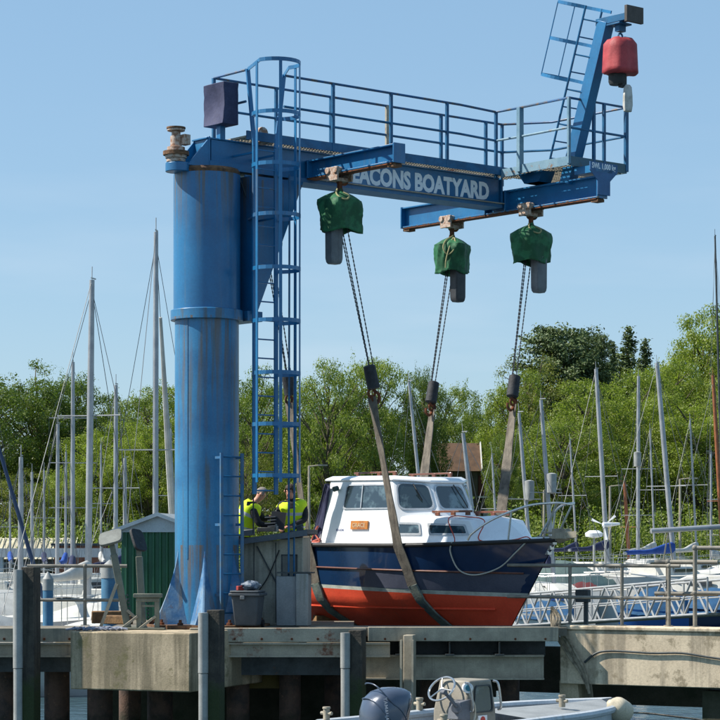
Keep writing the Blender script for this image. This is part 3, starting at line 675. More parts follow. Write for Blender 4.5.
# small hoist with red cover on the davit
o = Wc(T2, wt2+.33, zt2-.1)
rt = thing('chain_hoist', 'small hoist in a red cover hanging from the slanted davit', 'chain hoist', o, ANG, 'covered chain hoists under the crane')
a = MB(); a.box((0, 0, -.06), (.16, .1, .12)); a.torus((0, 0, -.2), .05, .016, 14, 8, Matrix.Rotation(R(90), 3, 'X')); a.build('suspension_hook', m_blue_dark, rt)
N, K = 9, 32; rings = []
for i in range(N+1):
    f = i/N; r = [.08, .2, .26, .265, .27, .275, .28, .285, .29, .26][i]; z = [-.22, -.25, -.33, -.42, -.5, -.58, -.66, -.74, -.80, -.83][i]
    rings.append([(r*((abs(math.cos(q))**3+abs(math.sin(q))**3)**(-1/3))*math.cos(q)*(1+.035*math.sin(6*q+f*3)), r*.9*((abs(math.cos(q))**3+abs(math.sin(q))**3)**(-1/3))*math.sin(q)*(1+.03*math.sin(9*q)), z+.012*math.sin(4*q)) for q in [2*math.pi*k/K for k in range(K)]])
a = MB(); a.loft(rings); a.build('cover', m_red_tarp, rt, smooth=60)
a = MB(); a.lathe([(.13, -1.0), (.15, -.95), (.15, -.8)], (-.02, .05, 0), 14); a.box((.02, -.03, -.95), (.1, .1, .2)); a.build('motor_body', M('black motor', (44, 48, 50), .6), rt)
a = MB(); rings = []
for z, r in ((-1.02, .05), (-1.06, .085), (-1.2, .1), (-1.36, .105), (-1.46, .085)):
    rings.append([(.05+r*math.cos(q)+.01*math.sin(3*q), -.12+r*.7*math.sin(q), z) for q in [2*math.pi*k/14 for k in range(14)]])
a.loft(rings); a.build('chain_bag', m_bag, rt)

# ------------------------------------------------------------------ the lifted motor cruiser
BT, BW, BZ = 4.1, .70, 1.30
bpos = Wc(BT, BW, BZ); BANG = ANG-R(90)
boat = thing('motor_cruiser', 'navy and red motor cruiser with white cabin lifted in slings', 'motor boat', bpos, BANG)
def Bl(x, y, z): return Vector((x, y, z-BZ))          # x forward, y to port (away), z above water
XS = -3.0
def xbow(z): return 3.0+(z-3.08)*.72 if z > 2.2 else 3.0-.634+(z-2.2)*.75
def half(u, z):
    # half beam at height z along u
    key = [(1.30, .05, 1.2), (1.62, .34, 1.5), (1.86, .78, 1.7), (2.05, .98, 1.9), (2.30, 1.06, 2.0), (2.62, 1.10, 2.2), (3.12, 1.15, 2.7)]
    for (z0, b0, p0), (z1, b1, p1) in zip(key[:-1], key[1:]):
        if z <= z1: q = max(0, (z-z0)/(z1-z0)); B = b0+(b1-b0)*q; p = p0+(p1-p0)*q; break
    else: B, p = 1.15, 2.7
    tail = 1-.10*max(0, (.3-u)/.3)**2
    nose = max(0.0, 1-max(0, (u-.42)/.58)**p)
    return max(.012, B*tail*nose)
def sheer(u): return 3.02+.10*max(0, (u-.45)/.55)**2+.02*(1-u)
def strakez(u): return 2.665-.10*u
def boot1(u): return 2.385-.14*u
def boot0(u): return 2.33-.15*u
US = [i/28 for i in range(29)]
def pt(u, z, side, out=0.0):
    x = XS+(xbow(z)-XS)*u; y = half(u, z)+out
    return Bl(x, -y*side, z)                             # side +1: starboard (towards the camera)
def skin(zf0, zf1, rows, out=0.0):
    m = MB()
    for sd in (1, -1):
        rings = [[pt(u, zf0(u)+(zf1(u)-zf0(u))*j/rows, sd, out) for j in range(rows+1)] for u in US]
        m.loft(rings, False, False, closed=False)
    tr = [pt(0, zf0(0)+(zf1(0)-zf0(0))*j/rows, 1, out) for j in range(rows+1)]+[pt(0, zf0(0)+(zf1(0)-zf0(0))*j/rows, -1, out) for j in range(rows, -1, -1)]
    m.add(tr, [tuple(range(len(tr)))])
    return m
m_navy = M('navy gloss topsides', (22, 50, 86), .16, c2=(18, 42, 74), vs=1.6, fine=.06, coat=.6, spec=.6, streak=(44, 60, 84), ss=5, sthr=.62, samt=.3)
m_hullgrey = M('dark grey blue panel', (84, 88, 104), .4, c2=(72, 76, 92), vs=2)
m_gel = M('white gelcoat', (232, 234, 236), .28, c2=(222, 224, 228), vs=2, fine=.03, coat=.3)
m_red = M('red antifouling', (238, 88, 58), .65, c2=(222, 76, 50), vs=1.6, streak=(170, 80, 62), ss=4, sthr=.6, samt=.3, fine=.1, bump=.12, bs=18, spec=.3)
m_teak = M('varnished teak', (112, 62, 40), .4, c2=(86, 46, 30), vs=8, coat=.4)
m_glass = M('dark window glass', (36, 50, 56), .05, c2=(92, 112, 118), vs=2.6, lo=.5, hi=.6, fine=.1, coat=1.0, spec=.8, bump=.12, bs=2.5)  # pale blotches paint lit interior shapes into the glass colour
m_frame = M('aluminium window frame', (196, 200, 204), .35, .5)
m_canvas = M('navy canvas', (42, 46, 78), .85, c2=(30, 34, 60), vs=5, bump=.4, bs=14)
m_stain = M('stainless rail', (200, 200, 198), .22, .9)
m_black = M('black rubber', (28, 28, 30), .6)
hull = skin(lambda u: boot1(u), lambda u: sheer(u), 7).build('hull', m_navy, boat, smooth=50)
skin(lambda u: boot0(u), lambda u: boot1(u), 1).build('boot_stripe', M('pale boot stripe', (196, 200, 190), .5, c2=(160, 166, 156), vs=5), boat, smooth=50)
skin(lambda u: 1.30+.0*u, lambda u: boot0(u), 9).build('bottom', m_red, boat, smooth=50)
# grey forward panel between strake and boot stripe, a few millimetres proud
m = MB()
for sd in (1, -1):
    rings = [[pt(.47+.525*i/16, boot1(.47+.525*i/16)+.006+(strakez(.47+.525*i/16)-.02-boot1(.47+.525*i/16))*j/2, sd, .004) for j in range(3)] for i in range(17)]
    m.loft(rings, False, False, closed=False)
m.build('grey_panel', m_hullgrey, hull, smooth=50)
for sd in (1, -1):
    m = MB(); m.tube([pt(u, strakez(u), sd, .012) for u in US[:-1]], .016, 8); m.build('rubbing_strake', m_teak, boat)
    m = MB(); m.tube([pt(u, sheer(u)-.02, sd, .02) for u in US], .035, 8); m.build('rubber_gunwale', m_black, boat)
m = MB(); m.tube([pt(0, sheer(0)-.02, 1, .0), pt(0, sheer(0)-.02, -1, .0)], .035, 8); m.build('rubber_gunwale', m_black, boat)
# spray chine on the bottom
for sd in (1, -1):
    m = MB(); m.tube([pt(u, 1.98+.0*u, sd, .005) for u in US[:-2]], .02, 6); m.build('chine', m_red, boat)
# deck with toe edge
m = MB(); rings = [[pt(u, sheer(u)+.012, 1, -.0), Bl(XS+(xbow(sheer(u))-XS)*u, 0, sheer(u)+.05), pt(u, sheer(u)+.012, -1, -.0)] for u in US]
m.loft(rings, False, False, closed=False); dk = m.build('deck', m_gel, boat); sd_ = dk.modifiers.new('thick', 'SOLIDIFY'); sd_.thickness = .05; sd_.offset = -1
# fore cabin (trunk)
def poly(pts): return [Bl(*p) for p in pts]
TW0, TW1 = .93, .60
lo_ = [(-.2, -.955, 3.03), (1.90, -.62, 3.06), (2.38, 0, 3.09), (1.90, .62, 3.06), (-.2, .955, 3.03)]
hi_ = [(-.2, -.90, 3.50), (1.66, -.60, 3.42), (1.84, 0, 3.45), (1.66, .60, 3.42), (-.2, .90, 3.50)]
tp_ = [(-.2, -.80, 3.53), (1.5, -.52, 3.46), (1.62, 0, 3.50), (1.5, .52, 3.46), (-.2, .80, 3.53)]
m = MB(); m.loft([poly(lo_), poly(hi_), poly(tp_)], True, True); trunk = m.build('cabin_trunk', m_gel, boat, smooth=28, bevel=.02)
# wheelhouse
WX0, WX1 = -1.76, .16
wl_ = [(WX0-.05, -.95, 3.03), (.16, -.95, 3.03), (.80, -.42, 3.45), (.80, .42, 3.45), (.16, .95, 3.03), (WX0-.05, .95, 3.03)]
wm_ = [(WX0+.03, -.90, 3.56), (.15, -.90, 3.56), (.68, -.39, 3.57), (.68, .39, 3.57), (.15, .90, 3.56), (WX0+.03, .90, 3.56)]
wt_ = [(WX0+.18, -.835, 4.12), (.02, -.82, 4.10), (.42, -.35, 4.06), (.42, .35, 4.06), (.02, .82, 4.10), (WX0+.18, .835, 4.12)]
m = MB(); m.loft([poly(wl_), poly(wm_), poly(wt_)]); wh = m.build('wheelhouse', m_gel, boat, smooth=28, bevel=.03, seg=3)
m = MB()
rf0 = [(WX0+.06, -.865, 4.105), (.04, -.85, 4.085), (.47, -.37, 4.045), (.47, .37, 4.045), (.04, .85, 4.085), (WX0+.06, .865, 4.105)]
rf1 = [(x, y, z+.035) for x, y, z in rf0]; rf2 = [(x*.93-.04, y*.88, z+.085) for x, y, z in rf0]
m.loft([poly(rf0), poly(rf1), poly(rf2)]); m.build('roof', m_gel, boat, smooth=35, bevel=.02, seg=3)
for sd in (1, -1):
    m = MB(); m.box(Bl(-.65, -.62*sd, 4.235), (1.1, .03, .03)); m.box(Bl(-1.1, -.62*sd, 4.2), (.08, .04, .08)); m.box(Bl(-.55, -.62*sd, 4.2), (.08, .04, .08)); m.box(Bl(-.15, -.62*sd, 4.2), (.08, .04, .08)); m.build('hand_rail', m_teak, boat, bevel=.006)
    m = MB(); m.box(Bl(.9, -.45*sd, 3.565), (1.3, .035, .035)); [m.box(Bl(x, -.45*sd, 3.53), (.09, .04, .06)) for x in (.35, .72, 1.1, 1.45)]; m.build('hand_rail', m_teak, boat, bevel=.006)
def window(face, u0, v0, u1, v1, parent, name='window', rad=.22, mat=None, fr=.035, split=None, tilt=0.0):
    """rounded window on the bilinear quad face = (low-left, low-right, up-right, up-left), proud of the wall; glass pane inside a frame"""
    A, B_, C, D = [Vector(p) for p in face]
    def bl(u, v): return A.lerp(B_, u).lerp(D.lerp(C, u), v)
    nrm = (B_-A).cross(D-A).normalized()
    def ringp(ins, h):
        W, H = (bl(u1, v0)-bl(u0, v0)).length, (bl(u0, v1)-bl(u0, v0)).length
        iu, iv = ins/W*(u1-u0), ins/H*(v1-v0); pts = []
        rr = rad*min(W, H); ru, rv = rr/W*(u1-u0), rr/H*(v1-v0)
        for cu, cv, a0 in ((u1-iu-ru, v0+iv+rv, -90), (u1-iu-ru, v1-iv-rv, 0), (u0+iu+ru, v1-iv-rv, 90), (u0+iu+ru, v0+iv+rv, 180)):
            for k in range(5):
                a = R(a0+90*k/4); uu = cu+ru*math.cos(a); vv = cv+rv*math.sin(a)
                pts.append(bl(uu, vv+tilt*(uu-u0)*(vv-v0)/(v1-v0) if tilt else vv)+nrm*h)
        return pts
    m = MB(); m.loft([ringp(0, -.03), ringp(0, .016), ringp(fr, .016), ringp(fr, -.02)], False, False); f = m.build(name, m_frame if mat is None else mat, parent, smooth=30)
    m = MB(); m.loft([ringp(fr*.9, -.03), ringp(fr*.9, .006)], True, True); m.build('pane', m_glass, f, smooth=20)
    if split:
        m = MB(); m.beam(bl(split, v0)+nrm*.012, bl(split, v1)+nrm*.012, .022, .02, tuple(nrm)); m.build('mullion', m_frame, f)
    return f
bp = [Bl(*p) for p in wm_]; tp = [Bl(*p) for p in wt_]
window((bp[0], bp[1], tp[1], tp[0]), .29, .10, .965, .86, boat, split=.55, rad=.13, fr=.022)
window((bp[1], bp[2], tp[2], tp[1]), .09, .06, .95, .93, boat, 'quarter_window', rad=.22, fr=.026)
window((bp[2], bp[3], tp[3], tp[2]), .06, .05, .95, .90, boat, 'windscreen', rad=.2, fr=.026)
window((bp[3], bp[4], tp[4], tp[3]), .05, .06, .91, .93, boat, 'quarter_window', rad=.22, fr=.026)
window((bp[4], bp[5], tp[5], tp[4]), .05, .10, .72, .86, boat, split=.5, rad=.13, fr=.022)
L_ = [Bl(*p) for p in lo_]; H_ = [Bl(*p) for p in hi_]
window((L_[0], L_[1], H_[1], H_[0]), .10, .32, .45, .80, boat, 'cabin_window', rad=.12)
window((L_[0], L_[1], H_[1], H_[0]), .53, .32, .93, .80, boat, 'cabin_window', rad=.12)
for k in (2, 3):
    pass
# wipers, horn lamp, nameplate, mooring line, fairlead
for (a0, b0) in ((Bl(.26, -.58, 4.03), Bl(.44, -.60, 3.84)), (Bl(.48, .12, 4.02), Bl(.66, .22, 3.72))):
    m = MB(); m.tube([a0, b0], .009, 6); m.beam(b0+Vector((-.03, -.05, .09)), b0+Vector((.03, .04, -.09)), .014, .016); m.build('wiper', m_black, boat)
m = MB(); m.tube([Bl(WX0+.42, -.88, 3.98), Bl(WX0+.42, -.96, 3.96)], .045, 12); m.build('navigation_lamp', M('lamp green', (40, 70, 70), .3), boat)
pl_ = (wl_[0], wl_[1], wm_[1], wm_[0]); q = [Bl(*p) for p in pl_]
c_ = q[0].lerp(q[1], .56).lerp(q[3].lerp(q[2], .56), .60); xd = (q[1]-q[0]).normalized(); yd = (q[3]-q[0]); nd = xd.cross(yd).normalized(); yd = nd.cross(xd)
m = MB(); m.box((0, 0, 0), (.44, .145, .025)); mm = Matrix((xd, yd, nd)).transposed(); m.v = [mm @ v + c_ + nd*.02 for v in m.v]
npl = m.build('nameplate', M('varnished nameplate', (196, 122, 34), .35, c2=(150, 84, 26), vs=9, coat=.4), boat, bevel=.006)
text('lettering', 'GRACE', .10, M('cream lettering', (206, 186, 150), .6), npl, c_+nd*.034-xd*.17-yd*.036, xd, yd, .002, .005, width=.33)
text('lettering', 'SSR 61246', .05, M('navy lettering', (70, 80, 130), .6), wh, q[0].lerp(q[1], .24).lerp(q[3].lerp(q[2], .24), .42)+nd*.006, xd, yd, .001, .01, width=.2)
# canvas curtain at the back of the wheelhouse
m = MB(); rings = []
for i in range(9):
    f = i/8; z = 4.06-f*1.02; x = WX0+.14-.34*f; ring = []
    for j in range(15):
        y = -.93+1.86*j/14; ring.append(Bl(x-.06*math.sin(math.pi*j/14)-.018*math.sin(j*2.6+f*2), y*(1+.02*f), z))
    rings.append(ring)
m.loft(rings, False, False, closed=False)
cv = m.build('canvas_curtain', m_canvas, boat, smooth=70); so = cv.modifiers.new('cloth', 'SOLIDIFY'); so.thickness = .012
m = MB(); rings = []
for i in range(9):
    f = i/8; z = 4.03-f*.98; ring = []
    for j in range(7):
        g_ = j/6; ring.append(Bl(WX0+.24-.2*f-(.10+.12*f)*(1-g_)+.012*math.sin(j*2.1+f*6), -.905-.045*f*1.0-.01*math.sin(j*1.7+3*f), z))
    rings.append(ring)
m.loft(rings, False, False, closed=False); cv2 = m.build('canvas_wing', m_canvas, boat, smooth=70); so = cv2.modifiers.new('cloth', 'SOLIDIFY'); so.thickness = .012
# cockpit coaming
m = MB(); m.prism(poly([(-2.9, -.95, 3.03), (WX0, -.95, 3.03), (WX0, -.9, 3.12), (-2.8, -.9, 3.10)]), (0, .06, 0)); m.prism(poly([(-2.9, .95, 3.03), (WX0, .95, 3.03), (WX0, .9, 3.12), (-2.8, .9, 3.10)]), (0, -.06, 0)); m.build('coaming', m_gel, boat)
# pulpit
m = MB()
zr_ = 3.66
pul = catmull([Bl(1.82, -.80, 3.10), Bl(1.92, -.77, 3.22), Bl(2.25, -.62, 3.44), Bl(2.75, -.36, 3.64), Bl(3.2, -.2, 3.68), Bl(3.3, 0, 3.66), Bl(3.2, .2, 3.68), Bl(2.75, .36, 3.64), Bl(2.25, .62, 3.44), Bl(1.92, .77, 3.22), Bl(1.82, .80, 3.1)], 6)
m.tube(pul, .02, 8); pp = m.build('pulpit', m_stain, boat)
for a0, b0 in ((Bl(2.5, -.49, 3.55), Bl(2.42, -.48, 3.10)), (Bl(3.2, -.18, 3.68), Bl(2.85, -.14, 3.10)), (Bl(3.2, .18, 3.68), Bl(2.85, .14, 3.10)), (Bl(2.5, .49, 3.55), Bl(2.42, .48, 3.10))):
    m = MB(); m.tube([a0, b0], .016, 8); m.build('pulpit_leg', m_stain, pp)
# stem fitting and anchor roller
m = MB(); m.box(Bl(2.98, 0, 3.14), (.65, .16, .05)); m.box(Bl(3.14, .07, 3.2), (.3, .015, .16)); m.box(Bl(3.14, -.07, 3.2), (.3, .015, .16)); m.tube([Bl(3.26, -.08, 3.2), Bl(3.26, .08, 3.2)], .05, 12); rl = m.build('anchor_roller', m_galv, boat, bevel=.006)
m = MB(); m.tube([Bl(2.7, 0, 3.22), Bl(3.36, 0, 3.2)], .02, 8); m.prism([Bl(3.12, -.13, 3.12), Bl(3.46, 0, 3.14), Bl(3.12, .13, 3.12), Bl(3.06, 0, 3.04)], (.0, 0, .10)); m.build('anchor', m_galv, rl)
m = MB()
for z in (3.06, 2.98, 2.9): m.box(Bl(xbow(z)-.06, 0, z), (.12, .09, .075))
m.build('stem_plate', m_stain, boat, bevel=.006)
# bow line: loop hanging over the side and red line on deck
m = MB(); y1 = -half(.77, 3.05)
lp = [pt(.76, 3.07, 1, .03), pt(.765, 2.9, 1, .055), pt(.80, 2.62, 1, .06), pt(.85, 2.54, 1, .06), pt(.905, 2.66, 1, .06), pt(.93, 2.9, 1, .05), pt(.945, 3.1, 1, .03)]
m.tube(catmull(lp, 7), .012, 6); m.build('bow_line', M('pale rope', (188, 186, 176), .9), boat)
m = MB(); m.tube(catmull([pt(.72, 3.05, 1, -.02), pt(.76, 3.08, 1, -.03), Bl(1.35, -.78, 3.45), Bl(1.55, -.5, 3.47), Bl(1.9, -.5, 3.40), Bl(1.9, -.62, 3.1), pt(.9, 3.10, 1, -.06), pt(.93, 3.15, 1, -.05), pt(.95, 3.1, 1, 0)], 6), .009, 6); m.build('red_line', M('red rope', (196, 70, 50), .9), boat)
m = MB(); m.tube(catmull([Bl(-1.95, -.95, 3.1), Bl(-1.85, -.97, 3.22), Bl(-1.75, -.97, 3.34), Bl(-1.82, -.97, 3.2), Bl(-1.7, -.98, 3.08), Bl(-1.9, -.98, 3.07), Bl(-1.7, -.97, 3.12)], 5), .014, 6); m.build('red_line', M('faded red rope', (190, 100, 84), .9), boat)
m = MB(); m.tube([Bl(-2.6, 0, 1.62), Bl(-2.75, 0, 1.6)], .02, 8); m.prism([Bl(-3.05, -.02, 1.25), Bl(-2.8, -.02, 1.25), Bl(-2.86, -.02, 2.2), Bl(-3.02, -.02, 2.2)], (0, .04, 0)); m.build('rudder', m_red, boat)
m = MB(); m.prism([Bl(-2.7, -.045, 1.4), Bl(1.2, -.045, 1.4), Bl(.6, -.045, 1.05), Bl(-2.7, -.045, .98)], (0, .09, 0)); m.build('keel', m_red, boat)

# ------------------------------------------------------------------ slings under the boat
def sling(key0, key1, label):
    h0, c0, _ = hooks[key0]; h1, c1, _ = hooks[key1]
    def hullpt(w_, z, sd):
        x = w_-BW; u = (x-XS)/(xbow(z)-XS); y = half(u, z)+.035; return Wc(BT-y*sd, w_, z)
    drift = .30
    top = [h0+Vector((0, 0, -.30)), hullpt(c0[1], 2.99, 1)+Vector((-.035*cA, -.035*sA, 0))]
    side = [hullpt(c0[1]+.05, 2.66, 1), hullpt(c0[1]+.09, 2.36, 1)]
    wl0 = [hullpt(c0[1]+.15, 2.1, 1), hullpt(c0[1]+.21, 1.88, 1), hullpt(c0[1]+.26, 1.64, 1), Wc(BT-.03, c0[1]+.3, .96 if c0[1] < 0 else 1.22)]
    wr0 = [Wc(BT+.03, c1[1]+.3, .96 if c0[1] < 0 else 1.22), hullpt(c1[1]+.26, 1.64, -1), hullpt(c1[1]+.21, 1.88, -1), hullpt(c1[1]+.15, 2.1, -1)]
    side1 = [hullpt(c1[1]+.09, 2.36, -1), hullpt(c1[1]+.05, 2.66, -1)]
    top1 = [hullpt(c1[1], 2.99, -1)+Vector((.035*cA, .035*sA, 0)), h1+Vector((0, 0, -.30))]
    t = thing('lifting_sling', label, 'lifting sling', h0, 0, 'lifting slings round the boat')
    Kv = Vector((sA, -cA, 0))
    def band(name, pts, mat, wd=.20, th=.016, twist=False):
        m = MB(); rings = []
        P = []
        for a_, b_ in zip(pts[:-1], pts[1:]):
            n_ = max(1, int((b_-a_).length/.12)); P += [a_.lerp(b_, i/n_) for i in range(n_)]
        P.append(pts[-1])
        for i, p in enumerate(P):
            d = (P[min(i+1, len(P)-1)]-P[max(i-1, 0)]).normalized(); n_ = d.cross(Kv).normalized(); kk = n_.cross(d)
            ww = wd*(1+.05*math.sin(i*1.3)); 
            if twist: kk = (kk+n_*.25*math.sin(i*.18)).normalized(); n_ = d.cross(kk)
            rings.append([p-kk*ww/2-n_*th/2, p-n_*th*.2, p+kk*ww/2-n_*th/2, p+kk*ww/2+n_*th/2, p+n_*th*.8, p-kk*ww/2+n_*th/2])
        m.loft(rings); m.shift(-h0); return m.build(name, mat, t, smooth=40)
    band('strap', top+side, m_strap, twist=True); band('sleeve', [side[-1]]+wl0, m_sleeve, .215, .03)
    band('sleeve', wr0+[side1[0]], m_sleeve, .215, .03); band('strap', side1+top1, m_strap, twist=True)
    for h in (h0, h1):
        m = MB(); m.torus(h+Vector((0, 0, -.24))-h0, .07, .022, 18, 8, Matrix.Rotation(ANG, 3, 'Z') @ Matrix.Rotation(R(90), 3, 'X')); m.build('shackle', m_brownrust, t)
    return t
sling('A1', 'B1', 'grey brown webbing sling crossing the white wheelhouse side of the lifted boat')
sling('A0', 'B0', 'grey brown webbing sling passing beside the men in yellow vests under the boat stern')
# ------------------------------------------------------------------ control hut, cabinet, bin
m_hut = M('grey rendered boards', (178, 172, 156), .85, c2=(150, 146, 132), vs=2, streak=(84, 84, 76), ss=6, sthr=.54, samt=.5, bump=.3, bs=18)
m_felt = M('dark roofing felt', (84, 86, 88), .9, c2=(66, 68, 70), vs=4, bump=.4)
Yh0 = 36.75
hx0, hx1 = xat(241, Yh0), xat(303, Yh0)
hut = thing('control_hut', 'low grey control hut with a sloping dark roof behind the wheelie bin', 'hut', ((hx0+hx1)/2, Yh0, DZ), R(-6))
W_ = hx1-hx0
a = MB(); a.prism([(-W_/2, 0, 0), (W_/2, 0, 0), (W_/2, 0, 1.40), (-W_/2, 0, 1.30)], (0, .95, 0)); wall = a.build('wall', m_hut, hut, bevel=.008)
a = MB()
for x in (-.29, .06): a.box((x, -.004, .68), (.012, .012, 1.28))
a.build('batten', m_dsteel, wall)
a = MB(); a.prism([(-W_/2-.05, -.22, 1.30), (W_/2+.1, -.22, 1.45), (W_/2+.1, -.22, 1.53), (-W_/2-.05, -.22, 1.37)], (0, 1.35, 0)); roof = a.build('roof', m_felt, hut, bevel=.006)
a = MB(); a.beam((-W_/2-.05, -.235, 1.325), (W_/2+.1, -.235, 1.475), .02, .09); a.build('fascia', M('grey blue fascia', (88, 96, 104), .8), roof)
a = MB(); a.box((.28, -.006, .93), (.24, .02, .36)); win = a.build('hatch', M('hatch grey', (116, 116, 110), .8), hut)
a = MB(); [a.box((.28+sx*.12, -.014, .93), (.02, .025, .40)) for sx in (-1, 1)]; [a.box((.28, -.014, .93+sz*.19), (.26, .025, .02)) for sz in (-1, 1)]; a.build('hatch_frame', m_dsteel, win)
a = MB(); a.beam((-.24, -.02, 1.26), (.1, -.02, .62), .03, .02); a.build('hose', m_dsteel, hut)
a = MB(); a.tube(catmull([(.12, -.03, 1.2), (.0, -.04, .9), (-.1, -.04, .7), (-.25, -.04, .5)], 4), .01, 6); a.build('hose', m_black, hut)
a = MB(); a.box((.3, .1, 1.6), (.14, .1, .03)); a.tube(catmull([(.3, .0, 1.5), (.42, -.05, 1.47), (.5, -.1, 1.53), (.45, .05, 1.58), (.36, .0, 1.55), (.5, .02, 1.6)], 5), .025, 6)
a.box((.46, -.05, 1.53), (.1, .12, .08)); a.build('cable_bundle', m_dsteel, roof)
cab = thing('steel_cabinet', 'pale grey steel cabinet with two plain panels against the hut', 'cabinet', (xat(296, 36.35), 36.3, DZ), R(-8))
a = MB(); a.box((-.13, .0, .40), (.32, .3, .78)); a.build('body', M('cabinet grey', (136, 140, 142), .6, c2=(118, 122, 126), vs=2, streak=(100, 100, 96), ss=7), cab, bevel=.01)
a = MB(); a.box((.13, -.04, .42), (.2, .3, .82)); a.build('door', M('pale cabinet door', (152, 152, 148), .6, c2=(134, 136, 134), vs=3, streak=(112, 110, 100), ss=9), cab, bevel=.012)
a = MB(); a.box((0, 0, .845), (.55, .36, .02)); a.build('top_plate', m_dsteel, cab)
m_bin = M('dark grey bin plastic', (72, 78, 84), .6, c2=(60, 66, 72), vs=4, streak=(104, 108, 110), ss=8, sthr=.62, samt=.35)
bn = thing('wheelie_bin', 'dark grey wheelie bin with a bag of rubbish on its lid', 'bin', (xat(248, 35.75), 35.75, DZ), R(-10))
a = MB(); a.loft([[(-.17, -.18, .03), (.17, -.18, .03), (.17, .18, .03), (-.17, .18, .03)], [(-.215, -.24, .5), (.215, -.24, .5), (.215, .24, .5), (-.215, .24, .5)]]); a.build('body', m_bin, bn, bevel=.02)
a = MB(); a.box((0, 0, .515), (.5, .54, .05)); a.box((0, -.02, .56), (.46, .5, .035)); a.build('lid', m_bin, bn, bevel=.015)
a = MB(); a.box((-.03, -.262, .47), (.07, .03, .06)); a.build('handle', m_box_grey, bn, bevel=.008)
for s in (-1, 1):
    a = MB(); a.tube([(s*.17, .2, .06), (s*.21, .2, .06)], .06, 14); a.build('wheel', m_black, bn)
a = MB(); N = 9; rings = []
for i in range(N+1):
    th = math.pi*i/N; rings.append([(.16*math.sin(th)*math.cos(q)*(1+.16*math.sin(3*q+2*i)), .13*math.sin(th)*math.sin(q)*(1+.15*math.sin(5*q+i)), .075-.075*math.cos(th)*(1+.1*math.sin(4*q))) for q in [2*math.pi*k/20 for k in range(20)]])
a.loft(rings); bag = a.build('rubbish_bag', M('crumpled grey bag', (78, 92, 110), .35, c2=(130, 140, 152), vs=14, bump=.8, bs=30), None, smooth=25); bag.location = (xat(251, 35.72), 35.72, DZ+.578); bag.rotation_euler = (0, 0, .4)
tag(bag, 'crumpled blue grey rubbish bag on top of the wheelie bin', 'bag')
a = MB(); a.box((0, 0, .035), (.10, .08, .07)); rb = a.build('carton', M('red carton', (170, 60, 54), .7), None, bevel=.008); rb.location = (xat(240, 35.68), 35.68, DZ+.578); rb.rotation_euler = (0, 0, .5); tag(rb, 'small red carton beside the rubbish bag on the bin lid', 'carton')

# staging the two men stand on, behind the hut
stg = thing('work_platform', 'low timber work platform behind the control hut', 'platform', (xat(268, 38.25), 38.2, DZ))
a = MB(); a.box((0, 0, .53), (1.15, .8, .06)); a.build('deck_boards', m_deck, stg)
for sx in (-.5, .5):
    for sy in (-.3, .3):
        a = MB(); a.box((sx, sy, .25), (.08, .08, .5)); a.build('leg', m_timber, stg)

# ------------------------------------------------------------------ people
m_skin = M('skin', (206, 152, 128), .55, c2=(190, 130, 108), vs=12, fine=.05)
m_vest = M('high visibility yellow', (214, 240, 20), .7, c2=(196, 226, 16), vs=6, bump=.3, bs=12)
m_band = M('reflective band', (196, 200, 196), .35)
m_dshirt = M('dark top', (38, 40, 44), .9, c2=(28, 30, 34), vs=8, bump=.3)
m_trous = M('dark work trousers', (44, 46, 54), .9)
def skinmesh(name, V, E, Rr, mat, parent, sub=2, root=0, extra=None, loc=None):
    me = bpy.data.meshes.new(name); me.from_pydata([tuple(v) for v in V], E, []); me.update()
    o = bpy.data.objects.new(name, me); col.objects.link(o)
    sk = o.modifiers.new('skin', 'SKIN'); sk.use_smooth_shade = True
    d = me.skin_vertices[0].data
    for i, r in enumerate(Rr):
        d[i].radius = (r, r) if not isinstance(r, tuple) else r; d[i].use_root = (i == root)
    ss_ = o.modifiers.new('sub', 'SUBSURF'); ss_.levels = sub; ss_.render_levels = sub
    dg = bpy.context.evaluated_depsgraph_get(); dg.update()
    m2 = bpy.data.meshes.new_from_object(o.evaluated_get(dg)); bpy.data.objects.remove(o)
    if extra:
        bm = bmesh.new(); bm.from_mesh(m2)
        for e in extra:
            tmp = bpy.data.meshes.new('tmp'); tmp.from_pydata([tuple(v) for v in e.v], [], e.f); bm.from_mesh(tmp)
        bmesh.ops.recalc_face_normals(bm, faces=bm.faces); bm.to_mesh(m2); bm.free()
    m2.polygons.foreach_set('use_smooth', [True]*len(m2.polygons)); m2.materials.clear(); m2.materials.append(mat); m2.name = name
    o = bpy.data.objects.new(name, m2); col.objects.link(o); o.parent = parent; return o
def head_extra(c, fwd, up):
    """nose, ears, eye sockets for a head centred at c"""
    f = Vector(fwd).normalized(); u = Vector(up); u = (u-f*u.dot(f)).normalized(); s = f.cross(u)
    n = MB(); n.loft([[c+f*.088+u*.02+s*.006, c+f*.088+u*.02-s*.006, c+f*.086+u*.02], [c+f*.118-u*.025+s*.016, c+f*.118-u*.025-s*.016, c+f*.095-u*.035]])
    for q in (-1, 1):
        e = MB(); e.ball(c+s*q*.078-f*.005, .028, 8, 6); n.v += []; n.add(e.v, e.f)
    return [n], (f, u, s)
